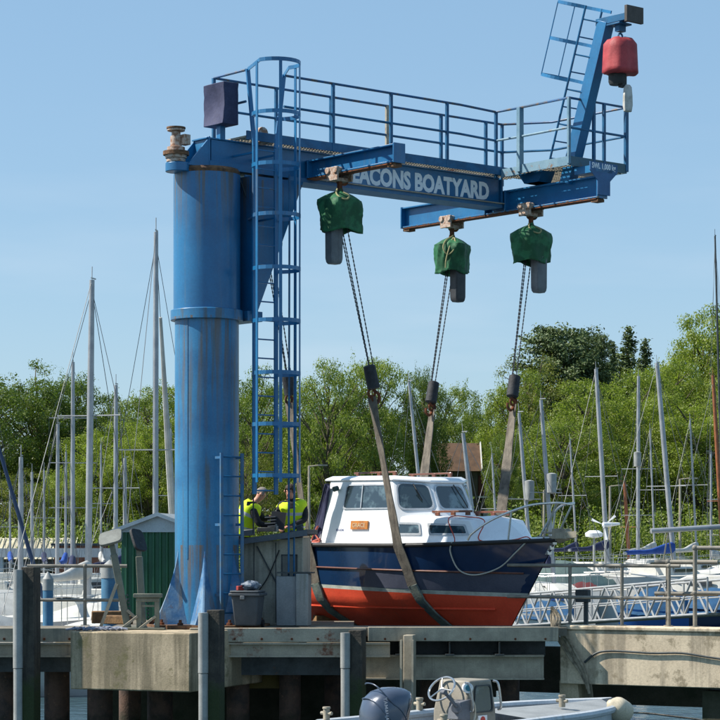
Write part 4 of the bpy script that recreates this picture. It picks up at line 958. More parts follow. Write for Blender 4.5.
def hand_extra(wr, d, palmn, curl=.5):
    d = Vector(d).normalized(); nrm = Vector(palmn); nrm = (nrm-d*nrm.dot(d)).normalized(); s = d.cross(nrm); out = []
    m = MB(); m.loft([[wr+s*.024+nrm*.014, wr-s*.024+nrm*.014, wr-s*.024-nrm*.014, wr+s*.024-nrm*.014], [wr+d*.09+s*.041+nrm*.013, wr+d*.09-s*.041+nrm*.013, wr+d*.09-s*.041-nrm*.013, wr+d*.09+s*.041-nrm*.013]]); out.append(m)
    for i, ln in enumerate((.068, .078, .072, .056)):
        b = wr+d*.088+s*(.031-.0207*i); p = [b]
        for j in range(3):
            a = curl*(j+.6)*.6; p.append(p[-1]+(d*math.cos(a)-nrm*math.sin(a))*ln/2.4)
        m = MB(); m.tube(p, [.0095, .009, .0085, .007], 7); out.append(m)
    b = wr+d*.03+s*.03; m = MB(); m.tube([b, b+s*.03+d*.025, b+s*.036+d*.055-nrm*.012, b+s*.03+d*.08-nrm*.022], [.012, .0115, .010, .008], 7); out.append(m)
    return out
def person(label, loc, J, headf, headu, hair, handdirs):
    """J: joints in metres relative to loc (feet)."""
    root = thing('person', label, 'person', loc)
    j = {k: Vector(v) for k, v in J.items()}
    names = ['pelvis', 'belly', 'chest', 'neck0', 'neck1', 'head', 'crown', 'shL', 'elL', 'wrL', 'shR', 'elR', 'wrR', 'hiL', 'knL', 'anL', 'toL', 'hiR', 'knR', 'anR', 'toR']
    rad = [.125, .115, .115, .06, .058, (.082, .094), .062, .066, .046, .03, .066, .046, .03, .09, .06, .045, .035, .09, .06, .045, .035]
    idx = {n: i for i, n in enumerate(names)}
    E = [('pelvis', 'belly'), ('belly', 'chest'), ('chest', 'neck0'), ('neck0', 'neck1'), ('neck1', 'head'), ('head', 'crown'), ('chest', 'shL'), ('shL', 'elL'), ('elL', 'wrL'), ('chest', 'shR'), ('shR', 'elR'), ('elR', 'wrR'), ('pelvis', 'hiL'), ('hiL', 'knL'), ('knL', 'anL'), ('anL', 'toL'), ('pelvis', 'hiR'), ('hiR', 'knR'), ('knR', 'anR'), ('anR', 'toR')]
    ex, (f, u, s) = head_extra(j['head'], headf, headu)
    for k, (d, n) in handdirs.items(): ex += hand_extra(j['wr'+k], d, n)
    skinmesh('body', [j[n] for n in names], [(idx[a], idx[b]) for a, b in E], rad, m_skin, root, 2, 0, ex)
    # face marks
    a = MB()
    for q in (-1, 1): a.ball(j['head']+f*.083+u*.022+s*q*.032, (.011, .011, .007), 8, 6)
    a.build('eyes', m_black, root)
    a = MB(); a.box(j['head']+f*.092-u*.052, (.04, .03, .008)); a.build('mouth', M('lips', (160, 90, 84), .6), root)
    def sub(name, ns, grow, mat, tips=None):
        ii = {n: i for i, n in enumerate(ns)}; ee = [(ii[a], ii[b]) for a, b in E if a in ii and b in ii]
        rr = []
        for n in ns:
            r = rad[idx[n]]; rr.append((r if not isinstance(r, tuple) else r[0])+grow)
        return skinmesh(name, [j[n] for n in ns], ee, rr, mat, root, 2, 0)
    sub('shirt', ['pelvis', 'belly', 'chest', 'neck0', 'shL', 'elL', 'wrL', 'shR', 'elR', 'wrR'], .012, m_dshirt)
    sub('trousers', ['pelvis', 'hiL', 'knL', 'anL', 'hiR', 'knR', 'anR'], .016, m_trous)
    a = MB()
    for q in 'LR': a.ball(j['an'+q].lerp(j['to'+q], .5)+Vector((0, 0, -.0)), (.06, .12, .05), 10, 6)
    a.build('boots', m_black, root)
    # vest: a sleeveless shell round the trunk, open V at the neck, with grey bands
    ax = [j['pelvis']+(j['pelvis']-j['belly']).normalized()*.06, j['pelvis'], j['belly'], j['chest'], j['chest'].lerp(j['neck0'], .88)]
    sh = (j['shR']-j['shL']).normalized(); a = MB(); rings = []; P = catmull(ax, 5); nP = len(P)
    for i, p in enumerate(P):
        fr = i/(nP-1); d = (P[min(i+1, nP-1)]-P[max(i-1, 0)]).normalized(); sd = (sh-d*sh.dot(d)).normalized(); ff = sd.cross(d)
        wx = [.20, .205, .20, .225, .195][min(4, int(fr*4))]; wx = np.interp(fr, [0, .3, .6, .8, .93, 1], [.205, .20, .215, .25, .245, .15]); wy = np.interp(fr, [0, .3, .6, .8, 1], [.155, .155, .165, .18, .125])
        ring = []
        for k in range(28):
            q = 2*math.pi*k/28; ring.append(p+sd*wx*math.cos(q)*(1+.02*math.sin(5*q+fr*9))+ff*wy*math.sin(q)*(1+.03*math.sin(7*q+fr*12)))
        rings.append(ring)
    a.loft(rings, False, False)
    faces = []; fm = []
    for fi, fc in enumerate(a.f):
        c = sum((a.v[i] for i in fc), Vector())/len(fc); i = fi//28; k = fi % 28; fr = i/(nP-1)
        q = 2*math.pi*(k+.5)/28; d = math.sin(q)*openside(sh)
        faces.append(fc); fm.append(1 if (.36 < fr < .45 or .60 < fr < .66) else (2 if fr > .64 and abs(math.cos(q)) < (fr-.64)*.8 and d > 0 else 0))
    a.fm = fm
    v = a.build('vest', [m_vest, m_band, m_dshirt], root, smooth=60); so = v.modifiers.new('cloth', 'SOLIDIFY'); so.thickness = .008; so.offset = 1
    # hair
    a = MB(); hc = j['head']; rings = []
    bald, mat, vol = hair
    for i in range(9):
        th = math.pi*.58*i/8
        rings.append([hc-f*.012+u*(.016+(.112+vol)*math.cos(th))+(f*(.106+vol)*math.cos(q)+s*(.086+vol)*math.sin(q))*math.sin(max(.05, th))*(1+.03*math.sin(9*q)) for q in [2*math.pi*k/24 for k in range(24)]])
    kf = MB(); kf.loft(rings, True, False)
    keep = []
    for fc in kf.f:
        c = sum((kf.v[i] for i in fc), Vector())/len(fc)-hc
        if c.dot(f) > .045 and c.dot(u) < .075: continue
        keep.append(fc)
    kf.f = keep; kf.fm = [0]*len(keep); hb = kf.build('hair', mat, root, smooth=60); so = hb.modifiers.new('thick', 'SOLIDIFY'); so.thickness = .012
    return root
_front = [-1]
def openside(sh): return _front[0]
m_hair_grey = M('short grey hair', (150, 144, 138), .9, c2=(112, 104, 98), vs=30, bump=.6, bs=80)
m_hair_brown = M('brown hair', (74, 56, 44), .8, c2=(52, 40, 32), vs=30, bump=.6, bs=80)
# man bending over the hut roof, seen from his right side, facing right
p1 = Vector((xat(250, 37.95), 37.95, DZ+.56))
J1 = dict(pelvis=(-.12, 0, .92), belly=(-.10, 0, 1.05), chest=(.0, 0, 1.28), neck0=(.09, -.0, 1.43), neck1=(.135, -.0, 1.475), head=(.20, -.0, 1.55), crown=(.185, -.0, 1.625),
          shL=(.02, .19, 1.36), elL=(.22, .25, 1.14), wrL=(.33, .10, 1.19), shR=(.02, -.19, 1.36), elR=(.16, -.24, 1.06), wrR=(.40, -.16, 1.03),
          hiL=(-.13, .10, .86), knL=(-.02, .11, .48), anL=(-.1, .11, .09), toL=(.06, .12, .04), hiR=(-.13, -.10, .86), knR=(.0, -.11, .48), anR=(-.1, -.11, .09), toR=(.06, -.12, .04))
person('man with short grey hair in a yellow vest, bending over the hut roof', p1, J1, (.86, -.15, -.45), (.3, 0, 1), (False, m_hair_grey, -.004), {'L': ((.7, -.5, .1), (0, 0, 1)), 'R': ((1, .1, .1), (0, 0, 1))})
# man standing, looking down at his hands, facing the camera
p2 = Vector((xat(291, 38.15), 38.15, DZ+.56))
J2 = dict(pelvis=(.02, .03, .93), belly=(.02, .02, 1.07), chest=(.02, 0, 1.31), neck0=(.0, -.03, 1.47), neck1=(-.005, -.06, 1.515), head=(-.015, -.10, 1.60), crown=(-.015, -.085, 1.675),
          shL=(.21, -.0, 1.40), elL=(.24, -.10, 1.14), wrL=(.02, -.28, 1.03), shR=(-.17, -.02, 1.40), elR=(-.22, -.10, 1.12), wrR=(-.17, -.30, 1.02),
          hiL=(.11, .03, .88), knL=(.12, .0, .48), anL=(.12, .03, .09), toL=(.13, -.12, .04), hiR=(-.08, .03, .88), knR=(-.08, .0, .48), anR=(-.09, .03, .09), toR=(-.1, -.12, .04))
person('dark haired man in a yellow vest standing with head bowed beside a sling', p2, J2, (-.3, -.9, -.28), (0, -.3, 1), (False, m_hair_brown, .004), {'L': ((-.8, -.5, -.1), (0, 0, 1)), 'R': ((.2, -.8, -.3), (0, 0, 1))})
# tool case and small items on the hut roof
tcx = thing('tool_case', 'open dark tool case with grey trays on the hut roof', 'tool case', (xat(268, 37.6), 37.55, DZ+1.49), R(-12))
a = MB(); a.box((0, 0, .04), (.3, .24, .07)); a.build('tray', m_dsteel, tcx, bevel=.008)
a = MB(); a.beam((.15, 0, .05), (.19, 0, .33), .24, .03, (0, 1, 0)); a.build('lid', M('case black', (46, 48, 54), .6), tcx)
a = MB(); [a.beam((.02-.05*(i % 2), 0, .09+.05*i), (.15, 0, .10+.05*i), .2, .018) for i in range(4)]; a.build('tool_tray', m_box_grey, tcx)
a = MB(); a.box((0, 0, .05), (.2, .22, .1)); bx = a.build('grey_box', m_box_grey, None, bevel=.015); bx.location = (xat(249, 37.25), 37.2, DZ+1.43); bx.rotation_euler = (0, R(-5), 0); tag(bx, 'plain grey box near the high end of the column ladder on the hut roof', 'box')
a = MB(); a.tube([(0, 0, 0), (0, 0, .09)], .04, 14); a.tube([(0, 0, .09), (0, 0, .12)], .02, 10); fl = a.build('white_bottle', m_pvc, None); fl.location = (xat(276, 37.5), 37.5, DZ+1.50); tag(fl, 'small white bottle on the hut roof between the two men', 'bottle')

# ------------------------------------------------------------------ green shed
Ys = 39.2
sx0, sx1 = xat(121, Ys), xat(196, Ys)
W_ = sx1-sx0; ez, rz_ = zat(531, Ys)-DZ, zat(515, Ys)-DZ
shed = thing('garden_shed', 'green corrugated metal shed with a pale gable beside the crane column', 'shed', ((sx0+sx1)/2, Ys, DZ), R(-4))
m_shed = M('green shed sheet', (36, 98, 72), .5, c2=(28, 84, 60), vs=2, fine=.1, streak=(48, 84, 66), ss=8, samt=.4)
m_shedp = M('pale shed trim', (176, 190, 200), .5, c2=(160, 174, 184), vs=3)
a = MB()
n = 11; prof = []
for i in range(n):
    x = -W_/2+W_*i/n; p = W_/n; prof += [(x, 0), (x+p*.55, 0), (x+p*.65, -.035), (x+p*.9, -.035)]
prof.append((W_/2, 0))
a.loft([[(x, y, .0) for x, y in prof], [(x, y, ez) for x, y in prof]], False, False, closed=False)
a.box((0, .9, ez/2), (W_-.03, 1.75, ez-.01)); a.build('wall', m_shed, shed, smooth=0)
a = MB(); a.prism([(-W_/2-.02, -.045, ez-.02), (W_/2+.02, -.045, ez-.02), (W_/2+.02, -.045, ez+.04), (0, -.045, rz_-.01), (-W_/2-.02, -.045, ez+.04)], (0, 1.85, 0)); a.build('gable', m_shedp, shed)
for s in (-1, 1):
    a = MB(); a.prism([(s*(W_/2+.16), -.12, ez-.03), (0, -.12, rz_), (0, -.12, rz_+.035), (s*(W_/2+.16), -.12, ez+.005)], (0, 2.0, 0)); rf = a.build('roof', M('shed roof sheet', (150, 156, 158), .5, c2=(130, 136, 138)), shed)
    a = MB(); a.prism([(s*(W_/2+.17), -.135, ez-.05), (0, -.135, rz_-.02), (0, -.135, rz_+.045), (s*(W_/2+.17), -.135, ez+.015)], (0, .014, 0)); a.build('trim', m_shedp, rf)

# ------------------------------------------------------------------ hull props, trestle, mat
m_prop = M('prop grey paint', (128, 128, 112), .6, c2=(106, 108, 96), vs=4, rust=(120, 88, 60), rs=7, rthr=.66)
def prop(label, X, Y, lean, h, pad, padrot, brace, rz, lowz=0.0):
    t = thing('boat_prop', label, 'boat prop', (X, Y, DZ-.02+lowz), rz, 'adjustable boat props by the shed')
    top = Vector((lean, 0, h)); a = MB(); a.beam((0, 0, 0), top, .09, .105, (1, 0, .2)); p = a.build('post', m_prop, t, bevel=.006)
    d = top.normalized()
    a = MB(); a.beam(top, top+d*.22, .07, .08, (1, 0, .2)); a.build('inner_tube', m_prop, t)
    a = MB(); [a.beam(top*(.1+.05*i)+Vector((.075, 0, 0)), top*(.1+.05*i)+Vector((.1, 0, 0)), .05, .025) for i in range(8)]; a.build('peg', m_dsteel, p)
    mm = Matrix.Rotation(padrot[2], 3, 'Z') @ Matrix.Rotation(padrot[1], 3, 'Y') @ Matrix.Rotation(padrot[0], 3, 'X')
    pts = [(math.copysign(abs(math.cos(q))**.45, math.cos(q))*.19, math.copysign(abs(math.sin(q))**.45, math.sin(q))*.14) for q in [2*math.pi*k/28 for k in range(28)]]
    a = MB(); a.prism([(x, y, -.025) for x, y in pts], (0, 0, .05)); a.v = [mm @ v + top + d*.26 for v in a.v]; pd = a.build('pad', pad, t, bevel=.008)
    a = MB(); a.box((0, 0, .012), (.5, .34, .024)); a.build('foot', m_prop, t)
    if brace:
        a = MB(); a.beam((-.42, -.08, .02), top*.6+Vector((-.04, -.06, 0)), .05, .05); a.build('brace', m_galv, t)
        a = MB(); a.beam((.3, -.1, .02), top*.25+Vector((.05, -.06, 0)), .04, .04); a.build('brace', m_galv, t)
    return t
Yp = 35.75
prop('leaning grey boat prop with a pale tilted pad beside the handrail', xat(128, Yp), Yp, -.22, 1.16, M('pale prop pad', (118, 122, 118), .7, c2=(98, 102, 98), vs=6), (R(48), R(-14), R(-10)), True, 0)
prop('upright grey boat prop with a dark pad standing in front of the green shed', xat(143, Yp+.5), Yp+.5, -.06, 1.12, m_rubber, (R(-15), R(62), R(-50)), False, 0)
tr = thing('steel_trestle', 'small grey steel trestle with braced legs at the foot of the props', 'trestle', (xat(148, 35.6), 35.6, DZ-.02))
a = MB(); a.box((.0, 0, .52), (.44, .16, .06)); a.box((.0, 0, .455), (.36, .1, .06)); a.build('top', m_prop, tr, bevel=.006)
for s in (-1, 1):
    a = MB(); a.box((s*.14, 0, .24), (.075, .09, .44)); a.build('leg', m_prop, tr, bevel=.005)
    a = MB(); a.beam((s*.14-.02, -.05, .2), (s*.14-.26, -.12, .015), .035, .035); a.build('brace', m_galv, tr)
a = MB(); a.box((0, 0, .36), (.26, .03, .03)); a.box((-.08, -.08, .012), (.7, .3, .022)); a.build('base', m_prop, tr)
mt = MB()
for i in range(60):
    x, y = rnd.uniform(-.36, .36), rnd.uniform(-.14, .14); q = rnd.uniform(0, 3.14); l_ = rnd.uniform(.08, .2)
    mt.tube([(x-l_*math.cos(q), y-l_*math.sin(q)*.4, rnd.uniform(.01, .03)), (x, y, rnd.uniform(.02, .06)), (x+l_*math.cos(q+.5), y+l_*math.sin(q+.5)*.4, .012)], .012, 5)
mt = mt.build('rope_heap', M('blue grey rope', (140, 146, 160), .9, c2=(110, 116, 132), vs=12), None); mt.location = (xat(98, 35.1), 35.12, 1.718); tag(mt, 'loose heap of pale blue rope on the concrete block by the props', 'rope')
for i, (px, Yt, w_, h_, q, lab) in enumerate(((107, 37.6, .5, .2, .1, 'weathered brown timber baulk lying behind the leaning prop'), (118, 37.2, .45, .14, -.5, 'short rough timber offcut against the foot of the shed wall'), (324, 39.8, .35, .5, .3, 'brown timber chock standing below the boat stern'), (340, 40.4, .5, .25, -.2, 'low brown timber chock below the red hull bottom'))):
    a = MB(); a.box((0, 0, h_/2), (w_, .22, h_)); o = a.build('timber_baulk', M('brown baulk', (140, 108, 72), .9, c2=(104, 78, 54), vs=6, bump=.5), None, bevel=.015); o.location = (xat(px, Yt), Yt, DZ if px < 300 else 1.3); o.rotation_euler = (0, 0, q); tag(o, lab, 'timber', 'timber baulks on the jetty')
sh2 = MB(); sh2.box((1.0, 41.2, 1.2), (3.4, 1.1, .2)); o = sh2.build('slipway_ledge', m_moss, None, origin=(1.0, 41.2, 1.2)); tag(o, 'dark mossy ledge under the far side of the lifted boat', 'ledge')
# ------------------------------------------------------------------ marina behind
m_hullw = M('white yacht hull', (204, 204, 202), .35, c2=(190, 190, 188), vs=.8, fine=.05, streak=(176, 174, 164), ss=3, sthr=.62, samt=.3)
m_hullb = M('blue yacht hull', (30, 84, 150), .35, c2=(24, 70, 130), vs=.8, fine=.06)
m_hulln = M('navy yacht hull', (34, 48, 80), .3, fine=.06)
m_deckw = M('off white deck', (206, 204, 196), .6, c2=(190, 188, 180), vs=1.5)
m_mast = M('silver anodised mast', (170, 172, 174), .4, .35, c2=(150, 152, 156), vs=2)
m_mastw = M('varnished wooden mast', (150, 90, 52), .5, c2=(126, 72, 42), vs=4)
m_wire = M('rigging wire', (96, 100, 104), .5, .4)
m_scblue = M('blue sail cover', (34, 80, 158), .8, c2=(20, 62, 142), vs=3, bump=.3, bs=4)
m_scnavy = M('navy sail cover', (38, 46, 82), .85, c2=(30, 36, 66), vs=3, bump=.3, bs=4)
m_scwhite = M('grey white cover', (188, 188, 184), .85, c2=(168, 168, 164), vs=2.5, bump=.4, bs=3)
m_stripe = M('hull stripe blue', (34, 66, 130), .4)
m_win = M('yacht window', (44, 52, 60), .1)
covers = {'blue': m_scblue, 'navy': m_scnavy, 'white': m_scwhite, None: None}
def yacht(label, X, Y, rz, L=9.0, hull=None, mast=11.0, lean=(0, 0), cover='blue', mastmat=None, spread=(.5,), stripe=True, fb=1.15, mr=.085, furl=None, radar=False, name='sailing_yacht', boomrot=0.0, boomz=None):
    hull = hull or m_hullw
    t = thing(name, label, 'yacht', (X, Y, 0), rz, 'yachts moored in the marina')
    B = L*.16
    def st(u, z):
        k = max(0, (z+.3)/(fb+.3)); x = -L/2*(1-.06*(1-k))+(L*(1-.07*(1-k)))*u
        w_ = B*(1-max(0, (u-.45)/.55)**2.1)*(1-.22*max(0, (.45-u)/.45)**2)*(.55+.45*k**.6); return x, max(.015, w_)
    rows = [-.3, 0, .25, fb*.55, fb*.9, fb]
    def hz(u, z): return z*(1+.16*max(0, (u-.4)/.6)**2) if z > 0 else z
    us = [i/16 for i in range(17)]
    m = MB()
    for sd in (1, -1): m.loft([[(st(u, z)[0], sd*st(u, z)[1], hz(u, z)) for z in rows] for u in us], False, False, closed=False)
    tr = [(st(0, z)[0], st(0, z)[1], hz(0, z)) for z in rows]+[(st(0, z)[0], -st(0, z)[1], hz(0, z)) for z in rows[::-1]]
    m.add(tr, [tuple(range(len(tr)))]); h = m.build('hull', hull, t, smooth=50)
    if stripe:
        m = MB()
        for sd in (1, -1): m.loft([[(st(u, fb*.8)[0], sd*(st(u, fb*.8)[1]+.012), hz(u, fb*q)) for q in (.76, .84)] for u in us[1:15]], False, False, closed=False)
        m.build('stripe', m_stripe, h)
    m = MB(); m.loft([[(st(u, fb)[0], st(u, fb)[1], hz(u, fb)+.01), (st(u, fb)[0], 0, hz(u, fb)+.05), (st(u, fb)[0], -st(u, fb)[1], hz(u, fb)+.01)] for u in us], False, False, closed=False); m.build('deck', m_deckw, t)
    m = MB(); c0, c1 = -.12*L, .2*L
    m.loft([[(c0, -B*.55, fb), (c1, -B*.38, fb), (c1, B*.38, fb), (c0, B*.55, fb)], [(c0+.05, -B*.48, fb+.42), (c1-.3*L*.25, -B*.34, fb+.36), (c1-.3*L*.25, B*.34, fb+.36), (c0+.05, B*.48, fb+.42)]]); cr = m.build('coachroof', m_deckw, t, bevel=.04)
    for sd in (1, -1):
        m = MB(); m.box((0.0*L+.2, sd*(B*.5-.02), fb+.22), (L*.16, .03, .13), rz=-sd*.1); m.build('window', m_win, cr)
    mat = mastmat or m_mast
    b = Vector((.08*L, 0, fb+.3)); tpv = Vector((.08*L+lean[0], lean[1], mast)); d = (tpv-b).normalized()
    m = MB(); m.tube([b, b.lerp(tpv, .7), tpv], [mr, mr*.95, mr*.75], 10); m.tube([tpv, tpv+d*.35], .012, 5); m.box(tpv+Vector((.1, 0, .05)), (.3, .03, .03)); ms = m.build('mast', mat, t)
    for f in spread:
        p = b.lerp(tpv, f); m = MB(); m.tube([p+Vector((-.1, -B*.55, 0)), p, p+Vector((-.1, B*.55, 0))], .016, 6); m.build('spreader', mat, ms)
    m = MB(); top = b.lerp(tpv, .97)
    for sd in (1, -1):
        pts = [(.0, sd*B*.9, fb)]+[b.lerp(tpv, f)+Vector((-.1, sd*B*.55, 0)) for f in spread]+[top]
        m.tube(pts, .009, 4)
    m.tube([(L*.48, 0, fb*1.1), top], .009, 4); m.tube([(-L*.48, 0, fb), tpv], .009, 4); m.build('rigging', m_wire, t)
    if cover is not None:
        m = MB(); bl_ = L*.36; bz = boomz or fb+1.0; a0 = b.lerp(tpv, (bz-b.z)/(tpv.z-b.z)); e0 = a0+Vector((-bl_*math.cos(boomrot), -bl_*math.sin(boomrot), -.05))
        m.tube([a0, e0], .06, 8); bo = m.build('boom', mat, t)
        if cover != 'bare':
            m = MB(); rings = []
            for i in range(13):
                f = i/12; p = a0.lerp(e0, f*.96); hh = (.34*(1-f)**2+.16+.03*math.sin(9*f)); ww = .13*(1-.4*f)
                rings.append([p+Vector((0, ww*math.cos(q), -.07+hh*.5+hh*.5*math.sin(q))) for q in [2*math.pi*k/12 for k in range(12)]])
            m.loft(rings); m.build('sail_cover', covers[cover], bo, smooth=60)
    if furl:
        m = MB(); f0 = Vector((L*.46, 0, fb*1.1+.4)); f1 = f0.lerp(top, furl); m.tube([f0, f0.lerp(f1, .5), f1], [.10, .09, .04], 8); m.build('furled_sail', m_scwhite, t)
    if radar:
        p = b.lerp(tpv, .55); m = MB(); m.lathe([(.04, -.38), (.17, -.34), (.18, .34), (.04, .38)], p+Vector((.26, 0, 0)), 14); m.box(p+Vector((.1, 0, 0)), (.24, .04, .04)); m.build('radar_reflector', m_pvc, ms)
    # stanchions and guard wires, pulpit
    m = MB()
    for sd in (1, -1):
        g = [(st(u, fb)[0], sd*(st(u, fb)[1]-.05), hz(u, fb)+.6) for u in (.02, .2, .4, .6, .8, .96)]
        m.tube(g, .008, 5)
        for p in g: m.tube([p, (p[0], p[1], p[2]-.6)], .010, 5)
    m.tube([(L*.44, -.3, fb*1.16+.62), (L*.52, 0, fb*1.16+.64), (L*.44, .3, fb*1.16+.62)], .018, 6); m.build('guard_rail', m_stain, t)
    return t
def masted(label, ptop, pbase, Y, rz, **k):
    """place a yacht so its mast runs between two points seen at distance Y"""
    L = k.get('L', 9.0); fb = k.get('fb', 1.15)
    top = at(ptop[0], ptop[1], Y); zb = fb+.3
    xb = xat(pbase[0]+(ptop[0]-pbase[0])*0, Y)
    # x of the mast foot at deck height, following the line
    zt, zl = top.z, zat(pbase[1], Y); xf = xb+(top.x-xb)*(zb-zl)/(zt-zl)
    dx = top.x-xf; im = Matrix.Rotation(-rz, 3, 'Z') @ Vector((dx, 0, 0))
    o = Matrix.Rotation(rz, 3, 'Z') @ Vector((.08*L, 0, 0))
    return yacht(label, xf-o.x, Y-o.y, rz, mast=top.z, lean=(im.x, im.y), **k)
# left side
masted('yacht with the tallest mast just behind the green shed gable and a furled sail', (156, 232), (155.5, 515), 56, R(86.5), L=10, furl=.80, cover='white', mr=.075, spread=(.42,))
masted('yacht whose bare mast with a pale box stands above the grey handrail', (92, 280), (88, 580), 60, R(75), L=10, cover='white', mr=.09, spread=(.58,))
masted('yacht with a slim grey mast and three spreaders behind the cream roofed shed end', (73, 362), (72.5, 590), 82, R(95), L=9.5, cover='navy', spread=(.35, .55, .75), mr=.08)
masted('yacht with a short pale mast left of the triple spreader mast', (58, 424), (57, 590), 84, R(80), L=8, cover=None, spread=(), mr=.075)
masted('yacht with a plain bare mast between the tall mast and the green shed', (116, 385), (115.5, 575), 74, R(85), L=9, cover=None, spread=(.5,), mr=.08)
masted('small yacht with a low mast peeping over the edge of the shed roof', (125, 458), (125, 560), 92, R(70), L=8, cover='navy', spread=())
masted('yacht with a stout pale mast in front of the cream roof at the picture edge', (21, 457), (20.5, 590), 66, R(88), L=8, cover=None, spread=(), mr=.085)
masted('yacht with a thin grey mast against the grey gable roof', (32, 472), (32, 585), 96, R(100), L=7.5, cover=None, spread=(), mr=.07)
masted('yacht with a thin mast standing close beside the triple spreader mast', (66, 452), (65.5, 585), 100, R(92), L=8, cover='blue', spread=(), mr=.06)
masted('yacht with a mast partly cut by the picture edge beside the cream roof', (-6, 380), (-6, 590), 88, R(90), L=9, cover=None, spread=())
# behind the boat
masted('yacht with a slightly tilted thin mast right above the white wheelhouse roof', (409, 382), (418, 472), 88, R(-60), L=9, cover='white', spread=(.45,), mr=.07)
masted('yacht whose tilted mast rises just behind the windscreen of the lifted boat', (463, 433), (472.5, 516), 80, R(-55), L=9, cover='white', spread=(), mr=.085)
masted('yacht with a thin mast and a white box behind the forward sling', (519, 413), (527, 516), 84, R(-55), L=9, cover='navy', spread=(.5,), mr=.075, radar=True)
masted('yacht whose pale mast with white box stands above the pulpit of the lifted boat', (541, 400), (550, 527), 84, R(-52), L=9, cover='navy', spread=(.5,), mr=.085, radar=True)
# right side
masted('white yacht with a navy sail cover and blue hull stripe behind the lifted bow', (596, 369), (606.5, 545), 104, R(55), L=9.5, cover='navy', spread=(.45,), mr=.11, fb=1.7)
masted('white yacht lying end on with two spreaders and a reflector tube on its mast', (638.5, 376), (638, 545), 112, R(-105), L=9.5, cover=None, spread=(.5, .25), mr=.10, fb=1.75, radar=True)
masted('white yacht with a bright blue sail cover and the tallest tilted mast above the gangway', (657, 363), (672, 540), 98, R(52), L=11, cover='blue', spread=(.4,), mr=.115, fb=1.6)
masted('yacht with a short varnished brown mast between two silver masts', (624.5, 482), (629, 560), 118, R(-150), L=8, cover=None, mastmat=m_mastw, spread=(.5,), mr=.10)
masted('yacht with a tall brown wooden mast near the picture edge', (713, 375), (722, 540), 104, R(-140), L=9.5, cover='navy', mastmat=m_mastw, spread=(.35,), mr=.10, fb=1.5)
masted('yacht with a thin dark mast reaching above the trees at the picture edge', (715, 236), (723, 540), 116, R(70), L=8, cover=None, spread=(.35,), mr=.06, mastmat=m_dsteel, fb=1.3)
masted('yacht with twin spreader mast low beside the wooden masted yacht', (711, 452), (711, 560), 124, R(-165), L=9, cover='white', spread=(.3, .6), mr=.07)
m_bcov = M('dull blue boat cover', (44, 92, 132), .85, c2=(34, 76, 112), vs=3, bump=.3, bs=4)
for lab, pt_, pb_, Y_, kw in (
 ('small yacht with a short mast in the gap between the first two slender left masts', (44, 470), (44, 585), 104, dict(L=7, cover='navy')),
 ('small yacht with a very thin mast just beside the bare mast with the pale box', (101, 445), (101, 580), 108, dict(L=7.5, cover='white')),
 ('small yacht with a low thin mast against the yellowish tree at the picture edge', (10, 488), (10, 585), 110, dict(L=7, cover='blue')),
 ('yacht with a slender mast tight against the blue crane column', (171, 430), (171.5, 560), 106, dict(L=8, cover=None)),
 ('yacht with a thin mast seen between the two slings ahead of the wheelhouse', (492, 455), (497, 545), 110, dict(L=8, cover='white')),
 ('yacht with a thin tilted mast between the pulpit and the navy sail cover', (570, 440), (577, 560), 118, dict(L=9, cover='navy', fb=1.6)),
 ('white yacht moored end on with a thin mast right of the short brown mast', (650, 430), (655, 560), 119, dict(L=9, cover='white', fb=1.6)),
 ('white yacht with a thin mast between the tallest tilted mast and the brown wooden mast', (690, 420), (697, 560), 112, dict(L=9, cover='white', fb=1.6)),
): masted(lab, pt_, pb_, Y_, R(100 if pt_[0] < 300 else 60), mr=.055, spread=(.55,), **kw)
# motor boats and covered boats
def covered_boat(label, X, Y, rz, L, h, matc, hull, name='covered_boat', grp='covered boats behind the jetty', seed=0):
    t = thing(name, label, 'boat', (X, Y, 0), rz, grp); rg = random.Random(seed)
    B = L*.19; us = [i/14 for i in range(15)]
    def wv(u): return max(.02, B*(1-max(0, (u-.5)/.5)**2.2))
    m = MB(); m.loft([[(-L/2+L*u*(.94+.06*q), s_*wv(u)*(.72+.28*q), -.25+.95*q*(1+.25*max(0, u-.5))) for q, s_ in ((1, -1), (.5, -1), (0, -.5), (0, .5), (.5, 1), (1, 1))] for u in us], True, True, closed=False); m.build('hull', hull, t, smooth=50)
    m = MB(); rings = []
    for u in us:
        x = -L/2+L*u; w_ = wv(u)+.05; r = h*(.55+.45*math.sin(math.pi*min(1, u*1.1+.08)))
        rings.append([(x, w_*c*(1+.03*rg.uniform(-1, 1)), .55+max(0, 1-abs(c)**1.3)*r+rg.uniform(-.04, .04)+.1*max(0, u-.5)) for c in (-1.02, -.98, -.8, -.55, -.3, 0, .3, .55, .8, .98, 1.02)])
    m.loft(rings, False, False, closed=False); c = m.build('cover', matc, t, smooth=45); so = c.modifiers.new('cloth', 'SOLIDIFY'); so.thickness = .03
    return t
covered_boat('large boat under a wrinkled pale cover at the picture edge behind the fender post', xat(8, 62), 62, R(20), 6.0, 1.25, m_scwhite, m_hullw, seed=1)
covered_boat('boat under a rounded grey white cover between the two blue piles', xat(82, 58), 58, R(160), 4.6, 1.0, m_scwhite, m_hullw, seed=2)
covered_boat('low boat under a cream cover nearest the handrail post', xat(62, 50), 50, R(5), 3.4, .55, m_scwhite, m_hullw, seed=3)
covered_boat('small boat under a cover tucked behind the leaning prop', xat(104, 53), 53, R(30), 3.0, .6, m_scwhite, m_hullb, seed=4)
covered_boat('boat under a humped pale grey cover behind the handrail middle post', xat(92, 66), 66, R(150), 4.2, 1.0, M('pale grey cover', (178, 178, 172), .9, bump=.4, bs=3), m_hullw, seed=21)
